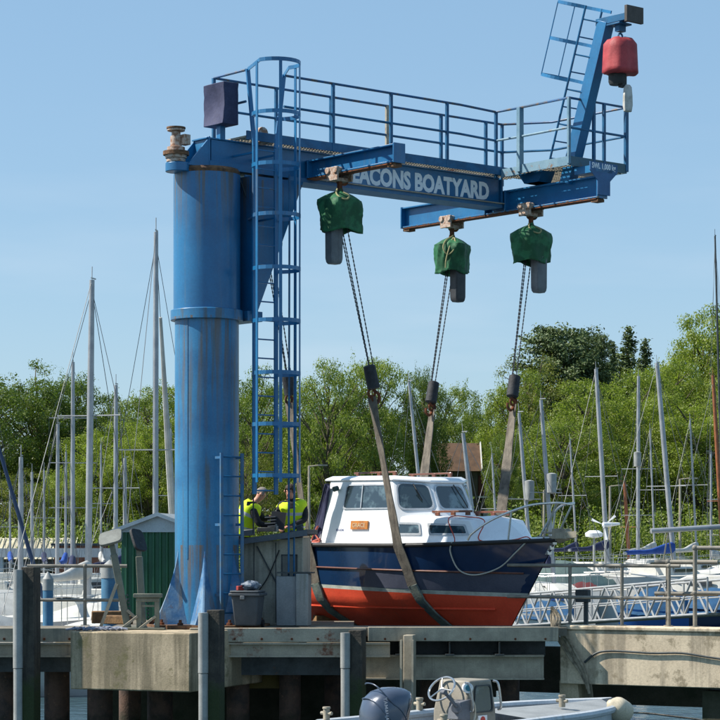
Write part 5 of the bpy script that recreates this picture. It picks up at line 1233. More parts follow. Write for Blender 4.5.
covered_boat('boat under a creamy white cover at the picture edge in front of the others', xat(-2, 52), 52, R(35), 3.6, .9, m_scwhite, m_hullw, seed=22)
covered_boat('white hulled boat under a cream cover below the white dome post', xat(598, 94), 94, R(-165), 5.0, 1.2, M('cream boat cover', (206, 200, 186), .85, bump=.3, bs=3), m_hullw, seed=23)
covered_boat('small dinghy under a tan cover between the slim blue pile and the handrail post', xat(66, 47.5), 47.5, R(25), 2.2, .45, M('tan cover', (150, 132, 104), .9, bump=.3, bs=5), m_hullw, seed=15)
covered_boat('small dinghy under a slate cover just right of the tall fender post', xat(36, 52), 52, R(-20), 2.4, .6, M('slate cover', (92, 100, 108), .9, bump=.3, bs=5), m_hullw, seed=16)
covered_boat('low dinghy under a dark green cover by the leaning prop foot', xat(96, 48.5), 48.5, R(12), 2.0, .4, M('dark green cover', (58, 78, 66), .9, bump=.3, bs=5), m_hulln, seed=17)
covered_boat('small boat with a blue cover floating below the far end of the jetty', xat(30, 46), 46, R(3), 3.6, .35, M('light blue cover', (96, 128, 158), .8), m_hullw, seed=5)
covered_boat('green grey canopied boat beyond the lifted bow', xat(572, 92), 92, R(15), 4.4, 1.75, M('green grey canopy', (128, 146, 138), .8, c2=(108, 126, 120)), m_hullw, seed=6)
covered_boat('blue hulled boat under a vivid blue cover below the gangway lattice', xat(652, 78), 78, R(178), 2.4, .95, m_bcov, m_hullb, seed=7)
covered_boat('blue covered dinghy below the gangway next to the lifted bow', xat(541, 74), 74, R(170), 2.2, .6, m_bcov, m_hullw, seed=8)
covered_boat('blue covered boat beneath the gangway at the picture edge', xat(712, 80), 80, R(175), 4.0, .9, m_bcov, m_hulln, seed=9)
covered_boat('boat under a dark red cover in front of the white striped hull', xat(578, 90), 90, R(172), 2.2, .9, M('maroon cover', (110, 50, 54), .85), m_hullw, seed=10)
def motorboat(label, X, Y, rz, L, hull=m_hullw):
    t = thing('motor_boat', label, 'motor boat', (X, Y, 0), rz, 'white motor boats in the marina'); B = L*.18; us = [i/14 for i in range(15)]
    def wv(u): return max(.02, B*(1-max(0, (u-.5)/.5)**2.2))
    m = MB(); m.loft([[(-L/2+L*u*(.92+.08*q), s_*wv(u)*(.7+.3*q), -.25+1.2*q*(1+.3*max(0, u-.4))) for q, s_ in ((1, -1), (.5, -1), (0, -.5), (0, .5), (.5, 1), (1, 1))] for u in us], True, True, closed=False); m.build('hull', hull, t, smooth=50)
    m = MB(); m.loft([[(-L*.18, -B*.7, .95), (L*.3, -B*.45, 1.05), (L*.3, B*.45, 1.05), (-L*.18, B*.7, .95)], [(-L*.18, -B*.62, 1.75), (L*.05, -B*.5, 1.7), (L*.05, B*.5, 1.7), (-L*.18, B*.62, 1.75)]]); c = m.build('cabin', m_deckw, t, bevel=.05)
    for s in (-1, 1):
        m = MB(); m.box((-.03*L, s*(B*.62), 1.45), (L*.2, .04, .25), rz=-s*.22); m.build('window', m_win, c)
    m = MB(); m.tube([(L*.1, -B*.6, 1.5), (L*.45, 0, 1.75), (L*.1, B*.6, 1.5)], .02, 6); m.build('pulpit', m_stain, t); return t
motorboat('white motor boat with bow towards the handrail corner under the bare boom', xat(700, 90), 90, R(150), 6.5)
motorboat('white motor boat moored low behind the lifted bow', xat(548, 96), 96, R(-170), 6.0)
motorboat('white cabin boat beyond the covered boats near the cream roof', xat(45, 96), 96, R(15), 6.5)
motorboat('white cabin boat half hidden behind the tall blue pile and leaning prop', xat(108, 84), 84, R(10), 6.0)
# pontoons, piles
m_pont = M('pale pontoon', (206, 202, 194), .8, c2=(182, 178, 170), vs=1)
for (px0, px1, Yq, lab) in ((640, 790, 68, 'white edged floating pontoon below the gangway at the picture edge'), (-60, 118, 70, 'floating pontoon behind the jetty handrail and blue piles'), (520, 640, 88, 'floating pontoon in front of the white striped yacht')):
    t = thing('pontoon', lab, 'pontoon', (xat((px0+px1)/2, Yq), Yq, 0), 0, 'floating pontoons'); w_ = xat(px1, Yq)-xat(px0, Yq)
    a = MB(); a.box((0, 0, .42), (w_, 2.0, .14)); a.build('deck', m_deck, t); a = MB(); a.box((0, -.0, .2), (w_-.02, 1.96, .36)); a.build('float', m_pont, t)
for px, py, Yq, wpx_, lab in ((48, 572, 46.5, 10.5, 'slim blue mooring pile with a white conical cap beside the handrail post'), (110, 560, 47, 17.5, 'wide blue mooring pile with a white cap behind the leaning prop'), (18.5, 590, 62, 8, 'short blue pile beside the tall dark fender post')):
    t = thing('mooring_pile', lab, 'mooring pile', (xat(px, Yq), Yq, -1), 0, 'blue mooring piles with white caps'); r = wpx_/2*Yq/F; zt = zat(py, Yq)+1
    a = MB(); a.lathe([(r, 0), (r, zt-.3)], n=20); a.build('pile', M('pile blue sleeve', (74, 122, 152), .55, c2=(60, 104, 134), vs=2), t)
    a = MB(); a.lathe([(r*1.06, zt-.37), (r*1.06, zt-.14), (.02, zt)], n=20); a.build('cap', m_pvc, t, smooth=30)
# aluminium gangway
def gangway(label, p0, p1, zb0, zb1, H=.95, wd=1.1, n=16):
    p0, p1 = Vector(p0), Vector(p1); t = thing('gangway', label, 'gangway', p0); L = (p1-p0); dd = Vector((-L.y, L.x, 0)).normalized()*wd
    m_al = m_alu
    for q in (0, 1):
        m = MB(); o = dd*q
        b = [L*(i/n)+o+Vector((0, 0, 0)) for i in range(n+1)]
        m.tube([b[0], b[-1]], .03, 8); m.tube([b[0]+Vector((0, 0, H)), b[-1]+Vector((0, 0, H))], .03, 8); m.tube([b[0]+Vector((0, 0, H*.5)), b[-1]+Vector((0, 0, H*.5))], .018, 6)
        for i in range(n):
            m.tube([b[i]+Vector((0, 0, H if i % 2 else 0)), b[i+1]+Vector((0, 0, 0 if i % 2 else H))], .03, 6)
            if i % 4 == 0: m.tube([b[i], b[i]+Vector((0, 0, H))], .024, 6)
        m.build('side_truss', m_al, t)
    m = MB(); q = [Vector((0, 0, .02)), L+Vector((0, 0, .02)), L+dd+Vector((0, 0, .02)), dd+Vector((0, 0, .02))]; m.prism([v for v in q], (0, 0, -.06)); m.build('walkway', m_deck, t)
m_alu = M('aluminium truss', (166, 168, 168), .5, .15, c2=(144, 146, 148), vs=3)
gangway('long aluminium lattice gangway sloping down behind the quay handrail', at(745, 613, 56), at(515, 627, 66), 0, 0, .86, 1.1, 17)
sp_ = thing('stored_spar', 'long bare white spar lying on crutches above the yacht at the handrail corner', 'spar', at(690, 531, 96)*1.0)
o0 = at(690, 531, 96); a = MB(); a.tube([at(651, 531, 96)-o0, at(765, 524, 97)-o0], .11, 10); a.build('spar', m_mast, sp_)
for px in (668, 740):
    p = at(px, 531, 96.3)-o0; a = MB(); a.beam(p+Vector((-.25, 0, -1.6)), p+Vector((0, 0, -.08)), .05, .05); a.beam(p+Vector((.25, 0, -1.6)), p+Vector((0, 0, -.08)), .05, .05); a.build('crutch', m_galv, sp_)
# lamp bollard, wind generator, signal board
rp = thing('radar_post', 'white dome on a thin post behind the quay handrail', 'radar dome', (xat(594, 96), 96, .5)); zt = zat(538, 96)-.5
a = MB(); a.tube([(0, 0, 0), (0, 0, zt)], .05, 8); a.build('post', m_pvc, rp); a = MB(); a.lathe([(.05, zt), (.36, zt+.06), (.38, zt+.2), (.2, zt+.32)], n=18); a.build('dome', m_gel, rp)
wg = thing('wind_generator', 'small white wind generator with three blades on the mast pole behind the handrail', 'wind generator', (xat(605.5, 95), 95, .5)); zt = zat(525, 95)-.5
a = MB(); a.tube([(0, 0, 0), (0, 0, zt)], .05, 8); a.build('pole', m_pvc, wg); a = MB(); a.tube([(-.1, 0, zt), (.6, .2, zt+.05)], [.12, .05], 10); a.build('nacelle', m_gel, wg)
for k in range(3):
    th = R(20+120*k); a = MB(); a.prism([(-.12, math.cos(th)*.08, zt+math.sin(th)*.08), (-.12, math.cos(th+.12)*.62, zt+math.sin(th+.12)*.62), (-.12, math.cos(th-.06)*.62, zt+math.sin(th-.06)*.62)], (.03, 0, 0)); a.v = [Matrix.Rotation(R(60), 3, 'Z') @ v for v in a.v]; a.build('blade', m_gel, wg)
sb = thing('junction_box', 'dark box on a short post behind the quay handrail', 'junction box', (*Q(sfor(586, 1.2), 1.2), 1.72), QR)
a = MB(); a.box((0, 0, .2), (.06, .06, .42)); a.build('post', m_dsteel, sb); a = MB(); a.box((-.05, 0, .48), (.22, .14, .2)); a.build('box', m_dsteel, sb, bevel=.01)
# street lamps on the far bank
for px, py, Yq, lab in ((610, 486, 128, 'thin grey lamp post before the trees between two tilted masts'), (680, 479, 128, 'thin grey lamp post before the trees under the tallest tilted mast'), (544, 490, 128, 'thin grey lamp post before the trees beside the pulpit rail'), (309, 466, 120, 'thin grey lamp post beside the sling near the standing man')):
    z0 = 1.45; t = thing('street_lamp', lab, 'street lamp', (xat(px, Yq), Yq, z0), 0, 'lamp posts along the far bank'); zt = zat(py, Yq)-z0
    a = MB(); a.tube([(0, 0, 0), (0, 0, zt)], [.09, .06], 8); a.build('pole', m_galv, t); a = MB(); a.tube([(0, 0, zt-.02), (.5, 0, zt+.04)], .035, 6); a.box((.72, 0, zt+.04), (.5, .18, .08)); a.build('lamp_head', m_galv, t)

# ------------------------------------------------------------------ buildings
m_cream = M('cream roof sheet', (196, 190, 164), .75, c2=(176, 168, 144), vs=.6, streak=(170, 158, 120), ss=1.5)
Yb = 132
bl = thing('marina_shed', 'long low building with a cream sheet roof and grey front behind the yachts', 'building', (xat(18, Yb), Yb, 1.3))
w_ = xat(86, Yb)-xat(-80, Yb); z0, z1 = zat(559, Yb)-1.3, zat(538, Yb)-1.3
a = MB(); a.box((-1.2, 2.5, z0/2), (w_-.6, 5, z0)); a.build('wall', M('grey cladding', (120, 116, 104), .8, c2=(92, 88, 78), vs=.7), bl)
a = MB(); a.prism([(-w_/2-1, -.5, z0), (w_/2-1.0, -.5, z0), (w_/2-2.1, 2.6, z1), (-w_/2-1, 2.6, z1)], (0, .15, .0)); a.prism([(-w_/2-1, 5.6, z0), (w_/2-1.0, 5.6, z0), (w_/2-2.1, 2.65, z1), (-w_/2-1, 2.65, z1)], (0, .15, .0)); rf = a.build('roof', m_cream, bl)
a = MB()
for i in range(34): x = -w_/2-.8+i*.28; a.beam((x, -.52, z0+.03), (x, 2.5, z1+.03), .05, .03)
a.build('roof_rib', m_cream, rf)
for i in range(6):
    a = MB(); a.box((-w_/2+1.2+i*1.35, -.01, z0*.5), (.8, .04, z0*.5)); a.build('window', m_win, bl)
gh = thing('gabled_house', 'grey roofed gable rising behind the cream roof at the picture edge', 'house', (xat(12, 146), 146, 1.6)); zr2, ze2 = zat(524, 146)-1.6, zat(540, 146)-1.6
a = MB(); a.box((0, 2, ze2/2), (3.6, 4, ze2)); a.prism([(-1.8, 0, ze2), (1.8, 0, ze2), (0, 0, zr2-.1)], (0, 4, 0)); a.build('wall', M('dim render', (132, 122, 108), .9), gh)
for s in (-1, 1):
    a = MB(); a.prism([(s*2.3, -.3, ze2-.25), (0, -.3, zr2-.02), (0, -.3, zr2+.1), (s*2.3, -.3, ze2-.13)], (0, 4.6, 0)); a.build('roof', M('grey tiles', (118, 108, 96), .9, c2=(96, 88, 80), vs=3), gh)
hs = thing('brick_house', 'brown roofed house with two arched white windows among the trees', 'house', (xat(480, 152), 152, 1.6)); K_ = 150/F
a = MB(); a.box((-1.35, 2, 3.1), (2.4, 4, 6.2)); a.prism([(-2.55, 0, 6.2), (-.15, 0, 6.2), (-.15, 2, 7.5), (-2.55, 2, 7.5)], (0, 2, 0)); a.box((1.25, 2.2, 3.0), (2.9, 3.6, 6.0)); a.build('wall', M('olive render', (92, 86, 66), .9, c2=(72, 68, 54), vs=1), hs)
a = MB(); a.prism([(-2.8, -.25, 6.05), (.1, -.25, 6.05), (.1, 2.1, 7.95), (-2.8, 2.1, 7.95)], (0, .12, .05)); a.prism([(-.2, .3, 6.0), (2.9, .3, 6.0), (2.9, 3, 6.5), (-.2, 3, 6.5)], (0, 0, .12)); rf = a.build('roof', M('brown roof tiles', (92, 68, 48), .9, c2=(70, 52, 38), vs=2), hs)
a = MB(); a.beam((.12, -.3, 6.1), (.12, 2.0, 8.0), .08, .22); a.build('bargeboard', m_deckw, rf)
a = MB(); a.box((1.25, .33, 5.1), (2.7, .1, 1.3)); a.build('brick_band', M('red brick', (104, 62, 46), .9, c2=(86, 50, 38), vs=3), hs)
a = MB(); a.box((1.25, .3, 4.35), (2.8, .12, .12)); a.build('ledge', m_deckw, hs)
for x in (.55, 1.9):
    a = MB(); a.prism([(x-.32, .36, 2.2), (x+.32, .36, 2.2), (x+.32, .36, 3.2)]+[(x+.32*math.cos(R(q)), .36, 3.2+.36*math.sin(R(q))) for q in range(15, 180, 15)]+[(x-.32, .36, 3.2)], (0, .08, 0)); a.build('window', M('pale arched shutter', (170, 176, 180), .6), hs)
a = MB(); a.box((2.3, .3, 5.3), (.9, .08, .7)); a.build('window', m_deckw, hs)
# travel hoist gantry
Yt = 112
tg = thing('travel_hoist', 'white painted boat hoist frame with a long beam behind the masts', 'boat hoist', (xat(60, Yt), Yt, 0)); zb2 = zat(555, Yt); hw = .42
m_hoist = M('hoist white', (190, 194, 196), .5, c2=(170, 174, 178), vs=1)
for dy in (0, 4):
    a = MB(); a.box((-1.6, dy, zb2+.1), (8.6, .4, hw)); a.build('beam', m_hoist, tg)
    for x in (2.25, 2.0-5.6):
        a = MB(); a.box((x, dy, zb2/2), (.42, .36, zb2)); a.build('leg', m_hoist, tg)
# brick store low by the masts
bs_ = thing('brick_store', 'low red brick store behind the covered boats', 'building', (xat(78, 124), 124, 1.0)); a = MB(); a.box((0, 1.5, .9), (2.6, 3, 1.8)); a.build('wall', M('store brick', (150, 92, 70), .9, c2=(128, 76, 58), vs=2), bs_); a = MB(); a.box((0, 1.5, 1.86), (2.9, 3.3, .12)); a.build('roof', m_felt, bs_)
a = MB(); a.tube([at(-8, 425, 60), at(44, 600, 60)], [.045, .06], 8); o = a.build('derrick_boom', M('dark blue boom', (22, 48, 82), .5), None, origin=at(44, 600, 60)); tag(o, 'dark blue boom leaning across the picture edge above the cream roof', 'boom')
# ------------------------------------------------------------------ workboat in front of the jetty
WH = R(50)
nc = Vector((xat(440, 25.4), 25.4, 0)); hd = Vector((math.cos(WH), math.sin(WH), 0)); pd = Vector((-math.sin(WH), math.cos(WH), 0))
wo = nc+pd*.9
wb = thing('workboat', 'pale grey open workboat with a steering console moored before the jetty', 'workboat', wo, WH)
m_wb = M('pale grey workboat', (196, 200, 204), .5, c2=(176, 182, 188), vs=2, streak=(150, 150, 146), ss=5)
m_wbd = M('grey workboat deck', (142, 146, 148), .7, c2=(124, 128, 130), vs=3)
m_cons = M('khaki grey console', (148, 142, 128), .6, c2=(132, 126, 114), vs=3)
us = [i/16 for i in range(17)]; LB = 4.8
def wv(u): return max(.05, .9*(1-max(0, (u-.5)/.5)**2.4))
def wz(u): return .98+.06*max(0, u-.3)
m = MB(); m.loft([[(LB*u*(.95+.05*q), s_*wv(u)*(.82+.18*q), -.35+(wz(u)+.35)*q) for q, s_ in ((1, -1), (.6, -1), (.0, -.6), (0, .6), (.6, 1), (1, 1))] for u in us], True, True, closed=False); m.build('hull', m_wb, wb, smooth=50)
for s in (-1, 1):
    m = MB(); m.tube([(LB*u, s*wv(u), wz(u)) for u in us], .05, 8); m.build('gunwale', m_wb, wb)
m = MB(); m.loft([[(LB*u, -wv(u)+.1, wz(u)-.02), (LB*u, 0, wz(u)+.05), (LB*u, wv(u)-.1, wz(u)-.02)] for u in us[7:]], False, False, closed=False); m.build('foredeck', m_wbd, wb)
m = MB(); m.box((1.3, 0, .45), (2.4, 1.6, .04)); m.build('sole', m_wbd, wb)
m = MB(); m.box((.02, 0, .73), (.08, 1.74, .55)); m.build('transom', m_wb, wb)
def cleat(x, y, z, p=wb):
    a = MB(); a.tube([(x, y, z), (x, y, z+.13)], .04, 10); a.tube([(x-.0, y-.08, z+.075), (x, y+.08, z+.075)], .022, 8); a.lathe([(.05, .13), (.045, .15)], (x, y, z), 10); a.build('cleat', m_galv, p)
cleat(.12, .86, 1.02); cleat(.12, -.86, 1.02); cleat(1.9, .9, 1.03); cleat(3.2, -.3, 1.05)
# console
cx, cy = .98, -.27
m = MB(); m.loft([[(cx-.0, cy-.25, .45), (cx+.60, cy-.25, .45), (cx+.60, cy+.25, .45), (cx-.0, cy+.25, .45)], [(cx, cy-.24, 1.12), (cx+.58, cy-.24, 1.12), (cx+.58, cy+.24, 1.12), (cx, cy+.24, 1.12)], [(cx+.10, cy-.22, 1.48), (cx+.52, cy-.22, 1.48), (cx+.52, cy+.22, 1.48), (cx+.10, cy+.22, 1.48)]]); con = m.build('console', m_cons, wb, bevel=.025)
A_, B2, C2, D2 = Vector((cx, cy-.242, 1.05)), Vector((cx+.58, cy-.242, 1.05)), Vector((cx+.52, cy-.221, 1.48)), Vector((cx+.10, cy-.221, 1.48))
f_ = window((A_, B2, C2, D2), .22, .12, .90, .86, con, 'dark_screen', rad=.15, mat=m_dsteel, fr=.016)
m = MB(); m.box((cx+.30, cy-.252, 1.02), (.17, .012, .10)); st_ = m.build('sticker', m_gel, con); m = MB(); m.tube([(cx+.30, cy-.257, 1.015), (cx+.30, cy-.262, 1.015)], .045, 18); m.build('red_disc', M('sticker red', (206, 60, 48), .5), st_)
for x0 in (.06, .60):
    m = MB(); m.tube(catmull([(cx+x0, cy-.25, 1.12), (cx+x0+.01, cy-.29, 1.16), (cx+x0-.03, cy-.28, 1.42), (cx+x0-.05, cy-.22, 1.46)], 5), .014, 8); m.build('grab_rail', m_stain, con)
wc_ = Vector((cx-.04, cy+.08, 1.38)); m = MB(); mm = Matrix.Rotation(R(-50), 3, 'Y'); m.torus(wc_, .17, .013, 32, 8, mm)
for k in range(3):
    th = 2*math.pi*k/3+.4; m.tube([wc_, wc_+mm @ Vector((.16*math.cos(th), .16*math.sin(th), 0))], .010, 6)
m.tube([wc_, wc_+Vector((.16, 0, -.13))], .025, 8); m.build('steering_wheel', m_stain, con)
m = MB(); m.loft([[(cx-.12, cy-.22, 1.04), (cx+.06, cy-.26, 1.02), (cx+.06, cy-.08, 1.02), (cx-.12, cy-.06, 1.04)], [(cx-.08, cy-.22, 1.24), (cx+.08, cy-.26, 1.27), (cx+.08, cy-.08, 1.27), (cx-.08, cy-.06, 1.24)]]); m.tube([(cx-.13, cy-.2, 1.18), (cx-.06, cy-.16, 1.18)], .065, 14); m.beam((cx-.12, cy-.2, 1.19), (cx-.24, cy-.12, 1.36), .045, .035); m.tube([(cx-.26, cy-.15, 1.36), (cx-.23, cy-.07, 1.36)], .03, 10); m.build('throttle', M('throttle grey', (98, 102, 110), .5), con, bevel=.01)
m = MB(); m.tube([(cx+.07, cy-.2, 1.40), (cx+.02, cy-.26, 1.40)], .06, 18); cm_ = m.build('compass', m_gel, con); m = MB(); m.tube([(cx+.02, cy-.262, 1.40), (cx+.012, cy-.272, 1.40)], .036, 14); m.build('compass_glass', M('compass glass', (20, 110, 130), .15), cm_)
m = MB(); m.tube(catmull([(cx+.03, cy-.27, 1.34), (cx+.1, cy-.29, 1.2), (cx+.12, cy-.28, 1.08), (cx+.04, cy-.3, .98), (cx-.05, cy-.3, .95), (cx+.08, cy-.29, .96), (cx+.16, cy-.29, 1.04)], 5), .012, 6); m.build('lanyard', M('pale lanyard', (190, 186, 170), .9), con)
m = MB(); m.loft([[(cx-.34, cy-.3, .5), (cx-.12, cy-.3, .5), (cx-.12, cy-.1, .5), (cx-.34, cy-.1, .5)], [(cx-.32, cy-.28, 1.06), (cx-.14, cy-.28, 1.02), (cx-.14, cy-.12, 1.02), (cx-.32, cy-.12, 1.06)]]); m.build('seat_box', m_cons, wb, bevel=.02)
# outboard
ob = thing('outboard_motor', 'large grey blue outboard motor tilted on the workboat transom', 'outboard motor', wo-pd*.36+Vector((0, 0, .95)), WH+R(-22))
m_ob = M('outboard grey blue', (76, 86, 104), .28, c2=(66, 76, 94), vs=2, fine=.04, coat=.6, metal=.15)
m_obd = M('outboard dark rear', (34, 46, 62), .25, c2=(30, 40, 56), vs=2, coat=.6)
secs = [(-.28, .12, .15, .0), (-.18, .20, .20, -.02), (-.02, .24, .235, -.04), (.14, .26, .25, -.05), (.28, .255, .25, -.04), (.38, .22, .225, .0), (.45, .15, .16, .05), (.478, .06, .07, .08)]
m = MB(); rings = []
for z, rx, ry, ox in secs:
    rings.append([(-.22+ox+rx*math.copysign(abs(math.cos(q))**.75, math.cos(q)), ry*math.copysign(abs(math.sin(q))**.75, math.sin(q)), z) for q in [2*math.pi*k/36 for k in range(36)]])
m.loft(rings); m.v = [Matrix.Rotation(R(12), 3, 'Y') @ v for v in m.v]; cw = m.build('cowling', m_ob, ob, smooth=60)
m = MB(); rings = []
for z, rx, ry, ox in secs[1:-1]:
    rings.append([(-.22+ox+(rx+.004)*math.copysign(abs(math.cos(q))**.75, math.cos(q)), (ry+.004)*math.copysign(abs(math.sin(q))**.75, math.sin(q)), z*.98) for q in [R(-58+56*k/14-(0 if z < .3 else 6)) for k in range(15)]])
m.loft(rings, False, False, closed=False); m.v = [Matrix.Rotation(R(12), 3, 'Y') @ v for v in m.v]; m.build('side_panel', m_obd, cw, smooth=60)
for r0 in (.03, .2):
    m = MB(); z = .06+r0
    pts = [(-.22-.045+.258*math.copysign(abs(math.cos(q))**.75, math.cos(q)), .25*math.copysign(abs(math.sin(q))**.75, math.sin(q)), z-.2*math.cos(q)) for q in [R(-200+150*k/24) for k in range(25)]]
    m.tube([Matrix.Rotation(R(12), 3, 'Y') @ Vector(p) for p in pts], .008, 6); m.build('crease', m_ob, cw)
ry = Matrix.Rotation(R(12), 3, 'Y')
text('lettering', 'YAMAHA', .06, M('pale grey lettering', (164, 172, 184), .5), cw, ry @ Vector((-.43, -.212, .33)), ry @ Vector((.25, -.12, -1)), ry @ Vector((.80, -.6, .25)), .003, .01, width=.26)
m = MB(); m.loft([[(-.34, -.13, -.3), (-.1, -.13, -.3), (-.1, .13, -.3), (-.34, .13, -.3)], [(-.3, -.1, -1.0), (-.14, -.1, -1.0), (-.14, .1, -1.0), (-.3, .1, -1.0)]]); m.box((-.02, 0, -.15), (.24, .26, .4)); m.build('midsection', m_ob, ob, bevel=.02)
m = MB(); m.beam((-.05, -.0, .0), (.3, .12, -.05), .12, .1); m.beam((.05, .3, .02), (-.25, .52, .12), .14, .08); m.build('tilt_bracket', m_ob, ob, bevel=.02)
m = MB(); m.tube([(-.42, -.16, -.02), (-.43, -.185, -.03)], .03, 10); m.tube([(-.40, -.16, -.16), (-.41, -.19, -.17)], .045, 12); m.build('cap_plug', m_black, ob)
# fender buoy lying on the foredeck and its line
m = MB(); rings = []
for i in range(13):
    f = i/12; r = .12*math.sin(math.pi*min(1, max(0, .5*(f*1.8+.15))))**.6 if f < .98 else .03
    r = [.05, .09, .115, .125, .128, .128, .128, .127, .122, .11, .085, .05, .03][i]
    rings.append([(r*math.cos(q), r*math.sin(q), -.25+.5*f) for q in [2*math.pi*k/20 for k in range(20)]])
m.loft(rings); m.v = [Vector((v.x*1.15, v.y*1.15, v.z*.74)) for v in m.v]; fe = m.build('fender', M('cream fender', (204, 192, 168), .5, c2=(182, 170, 146), vs=4, streak=(150, 140, 116), ss=6), None, smooth=60)
fp = wo+hd*3.9-pd*.66; fe.location = (xat(619, fp.y), fp.y, zat(711, fp.y)+.02); fe.rotation_euler = (R(8), R(-58), R(20)); tag(fe, 'cream inflatable fender lying on the rim of the workboat', 'fender')
m = MB(); m.tube(catmull([fe.location+Vector((.12, 0, -.04)), fe.location+Vector((.4, .1, -.06)), fe.location+Vector((.9, .1, -.12)), fe.location+Vector((1.6, .4, -.2)), fe.location+Vector((2.4, 1.5, .1))], 6), .012, 6)
o_ = fe.location.copy(); tag(m.build('mooring_line', m_strap, None, origin=o_), 'thin dark mooring line running from the cream fender', 'mooring line')
# ------------------------------------------------------------------ trees
def leafmat(name, a, b, c, tr=.35):
    m = bpy.data.materials.new(name); m.use_nodes = True; n, l = m.node_tree.nodes, m.node_tree.links; n.clear()
    out = n.new('ShaderNodeOutputMaterial'); df = n.new('ShaderNodeBsdfDiffuse'); tl = n.new('ShaderNodeBsdfTranslucent'); gl = n.new('ShaderNodeBsdfGlossy'); gl.inputs['Roughness'].default_value = .45
    mx1 = n.new('ShaderNodeMixShader'); mx1.inputs[0].default_value = tr; mx2 = n.new('ShaderNodeMixShader'); mx2.inputs[0].default_value = .025
    at_ = n.new('ShaderNodeAttribute'); at_.attribute_name = 'tint'; oi = n.new('ShaderNodeObjectInfo')
    r = n.new('ShaderNodeValToRGB'); r.color_ramp.elements[0].color = (*a, 1); r.color_ramp.elements[1].color = (*c, 1); e = r.color_ramp.elements.new(.5); e.color = (*b, 1)
    ad = n.new('ShaderNodeMath'); ad.operation = 'MULTIPLY_ADD'; ad.inputs[1].default_value = .34; l.new(oi.outputs['Random'], ad.inputs[0])
    sb = n.new('ShaderNodeMath'); sb.operation = 'SUBTRACT'; l.new(at_.outputs['Fac'], sb.inputs[0]); sb.inputs[1].default_value = .17; l.new(sb.outputs[0], ad.inputs[2])
    l.new(ad.outputs[0], r.inputs[0]); l.new(r.outputs[0], df.inputs[0])
    br = n.new('ShaderNodeMix'); br.data_type = 'RGBA'; br.blend_type = 'MULTIPLY'; br.inputs['Factor'].default_value = 1; l.new(r.outputs[0], br.inputs['A']); br.inputs['B'].default_value = (1.15, 1.3, .7, 1)
    l.new(br.outputs['Result'], tl.inputs[0])
    l.new(df.outputs[0], mx1.inputs[1]); l.new(tl.outputs[0], mx1.inputs[2]); l.new(mx1.outputs[0], mx2.inputs[1]); l.new(gl.outputs[0], mx2.inputs[2]); l.new(mx2.outputs[0], out.inputs[0]); return m
lm_mid = leafmat('mid green leaves', (.10, .145, .024), (.165, .22, .038), (.235, .285, .052), .45)
lm_bri = leafmat('fresh spring leaves', (.145, .19, .026), (.215, .27, .042), (.29, .335, .062), .45)
lm_dark = leafmat('dark leaves', (.066, .105, .02), (.115, .165, .03), (.17, .215, .042), .42)
lm_yel = leafmat('yellow green leaves', (.11, .13, .022), (.18, .20, .036), (.25, .25, .055))
lm_con = leafmat('conifer needles', (.06, .09, .04), (.10, .14, .058), (.15, .19, .078), .12)
m_bark = M('bark', (108, 98, 80), .95, c2=(58, 52, 44), vs=2, bump=.8, bs=6)
def leaves_mesh(name, C, N, size, tint, mat, rg):
    """a rhombic folded leaf spray at every centre C with facing N"""
    n = len(C); up = rg.normal(size=(n, 3)); N = N/np.linalg.norm(N, axis=1, keepdims=True)
    u = np.cross(N, up); u /= np.linalg.norm(u, axis=1, keepdims=True)+1e-9; v = np.cross(N, u)
    s = size*rg.uniform(.6, 1.35, (n, 1)); k = rg.uniform(.42, .75, (n, 1))
    P = np.stack([C-u*s*.5, C-v*s*k*.5+N*s*.10, C+u*s*.5, C+v*s*k*.5+N*s*.10], 1).reshape(-1, 3)
    me = bpy.data.meshes.new(name); me.vertices.add(4*n); me.vertices.foreach_set('co', P.astype(np.float32).ravel())
    ix = np.arange(4*n).reshape(n, 4); tri = np.stack([ix[:, [0, 1, 2]], ix[:, [0, 2, 3]]], 1).reshape(-1)
    me.loops.add(6*n); me.loops.foreach_set('vertex_index', tri.astype(np.int32)); me.polygons.add(2*n); me.polygons.foreach_set('loop_start', np.arange(0, 6*n, 3, dtype=np.int32))
    me.update(calc_edges=True); a = me.attributes.new('tint', 'FLOAT', 'POINT'); a.data.foreach_set('value', np.repeat(tint, 4).astype(np.float32)); me.materials.append(mat); return me
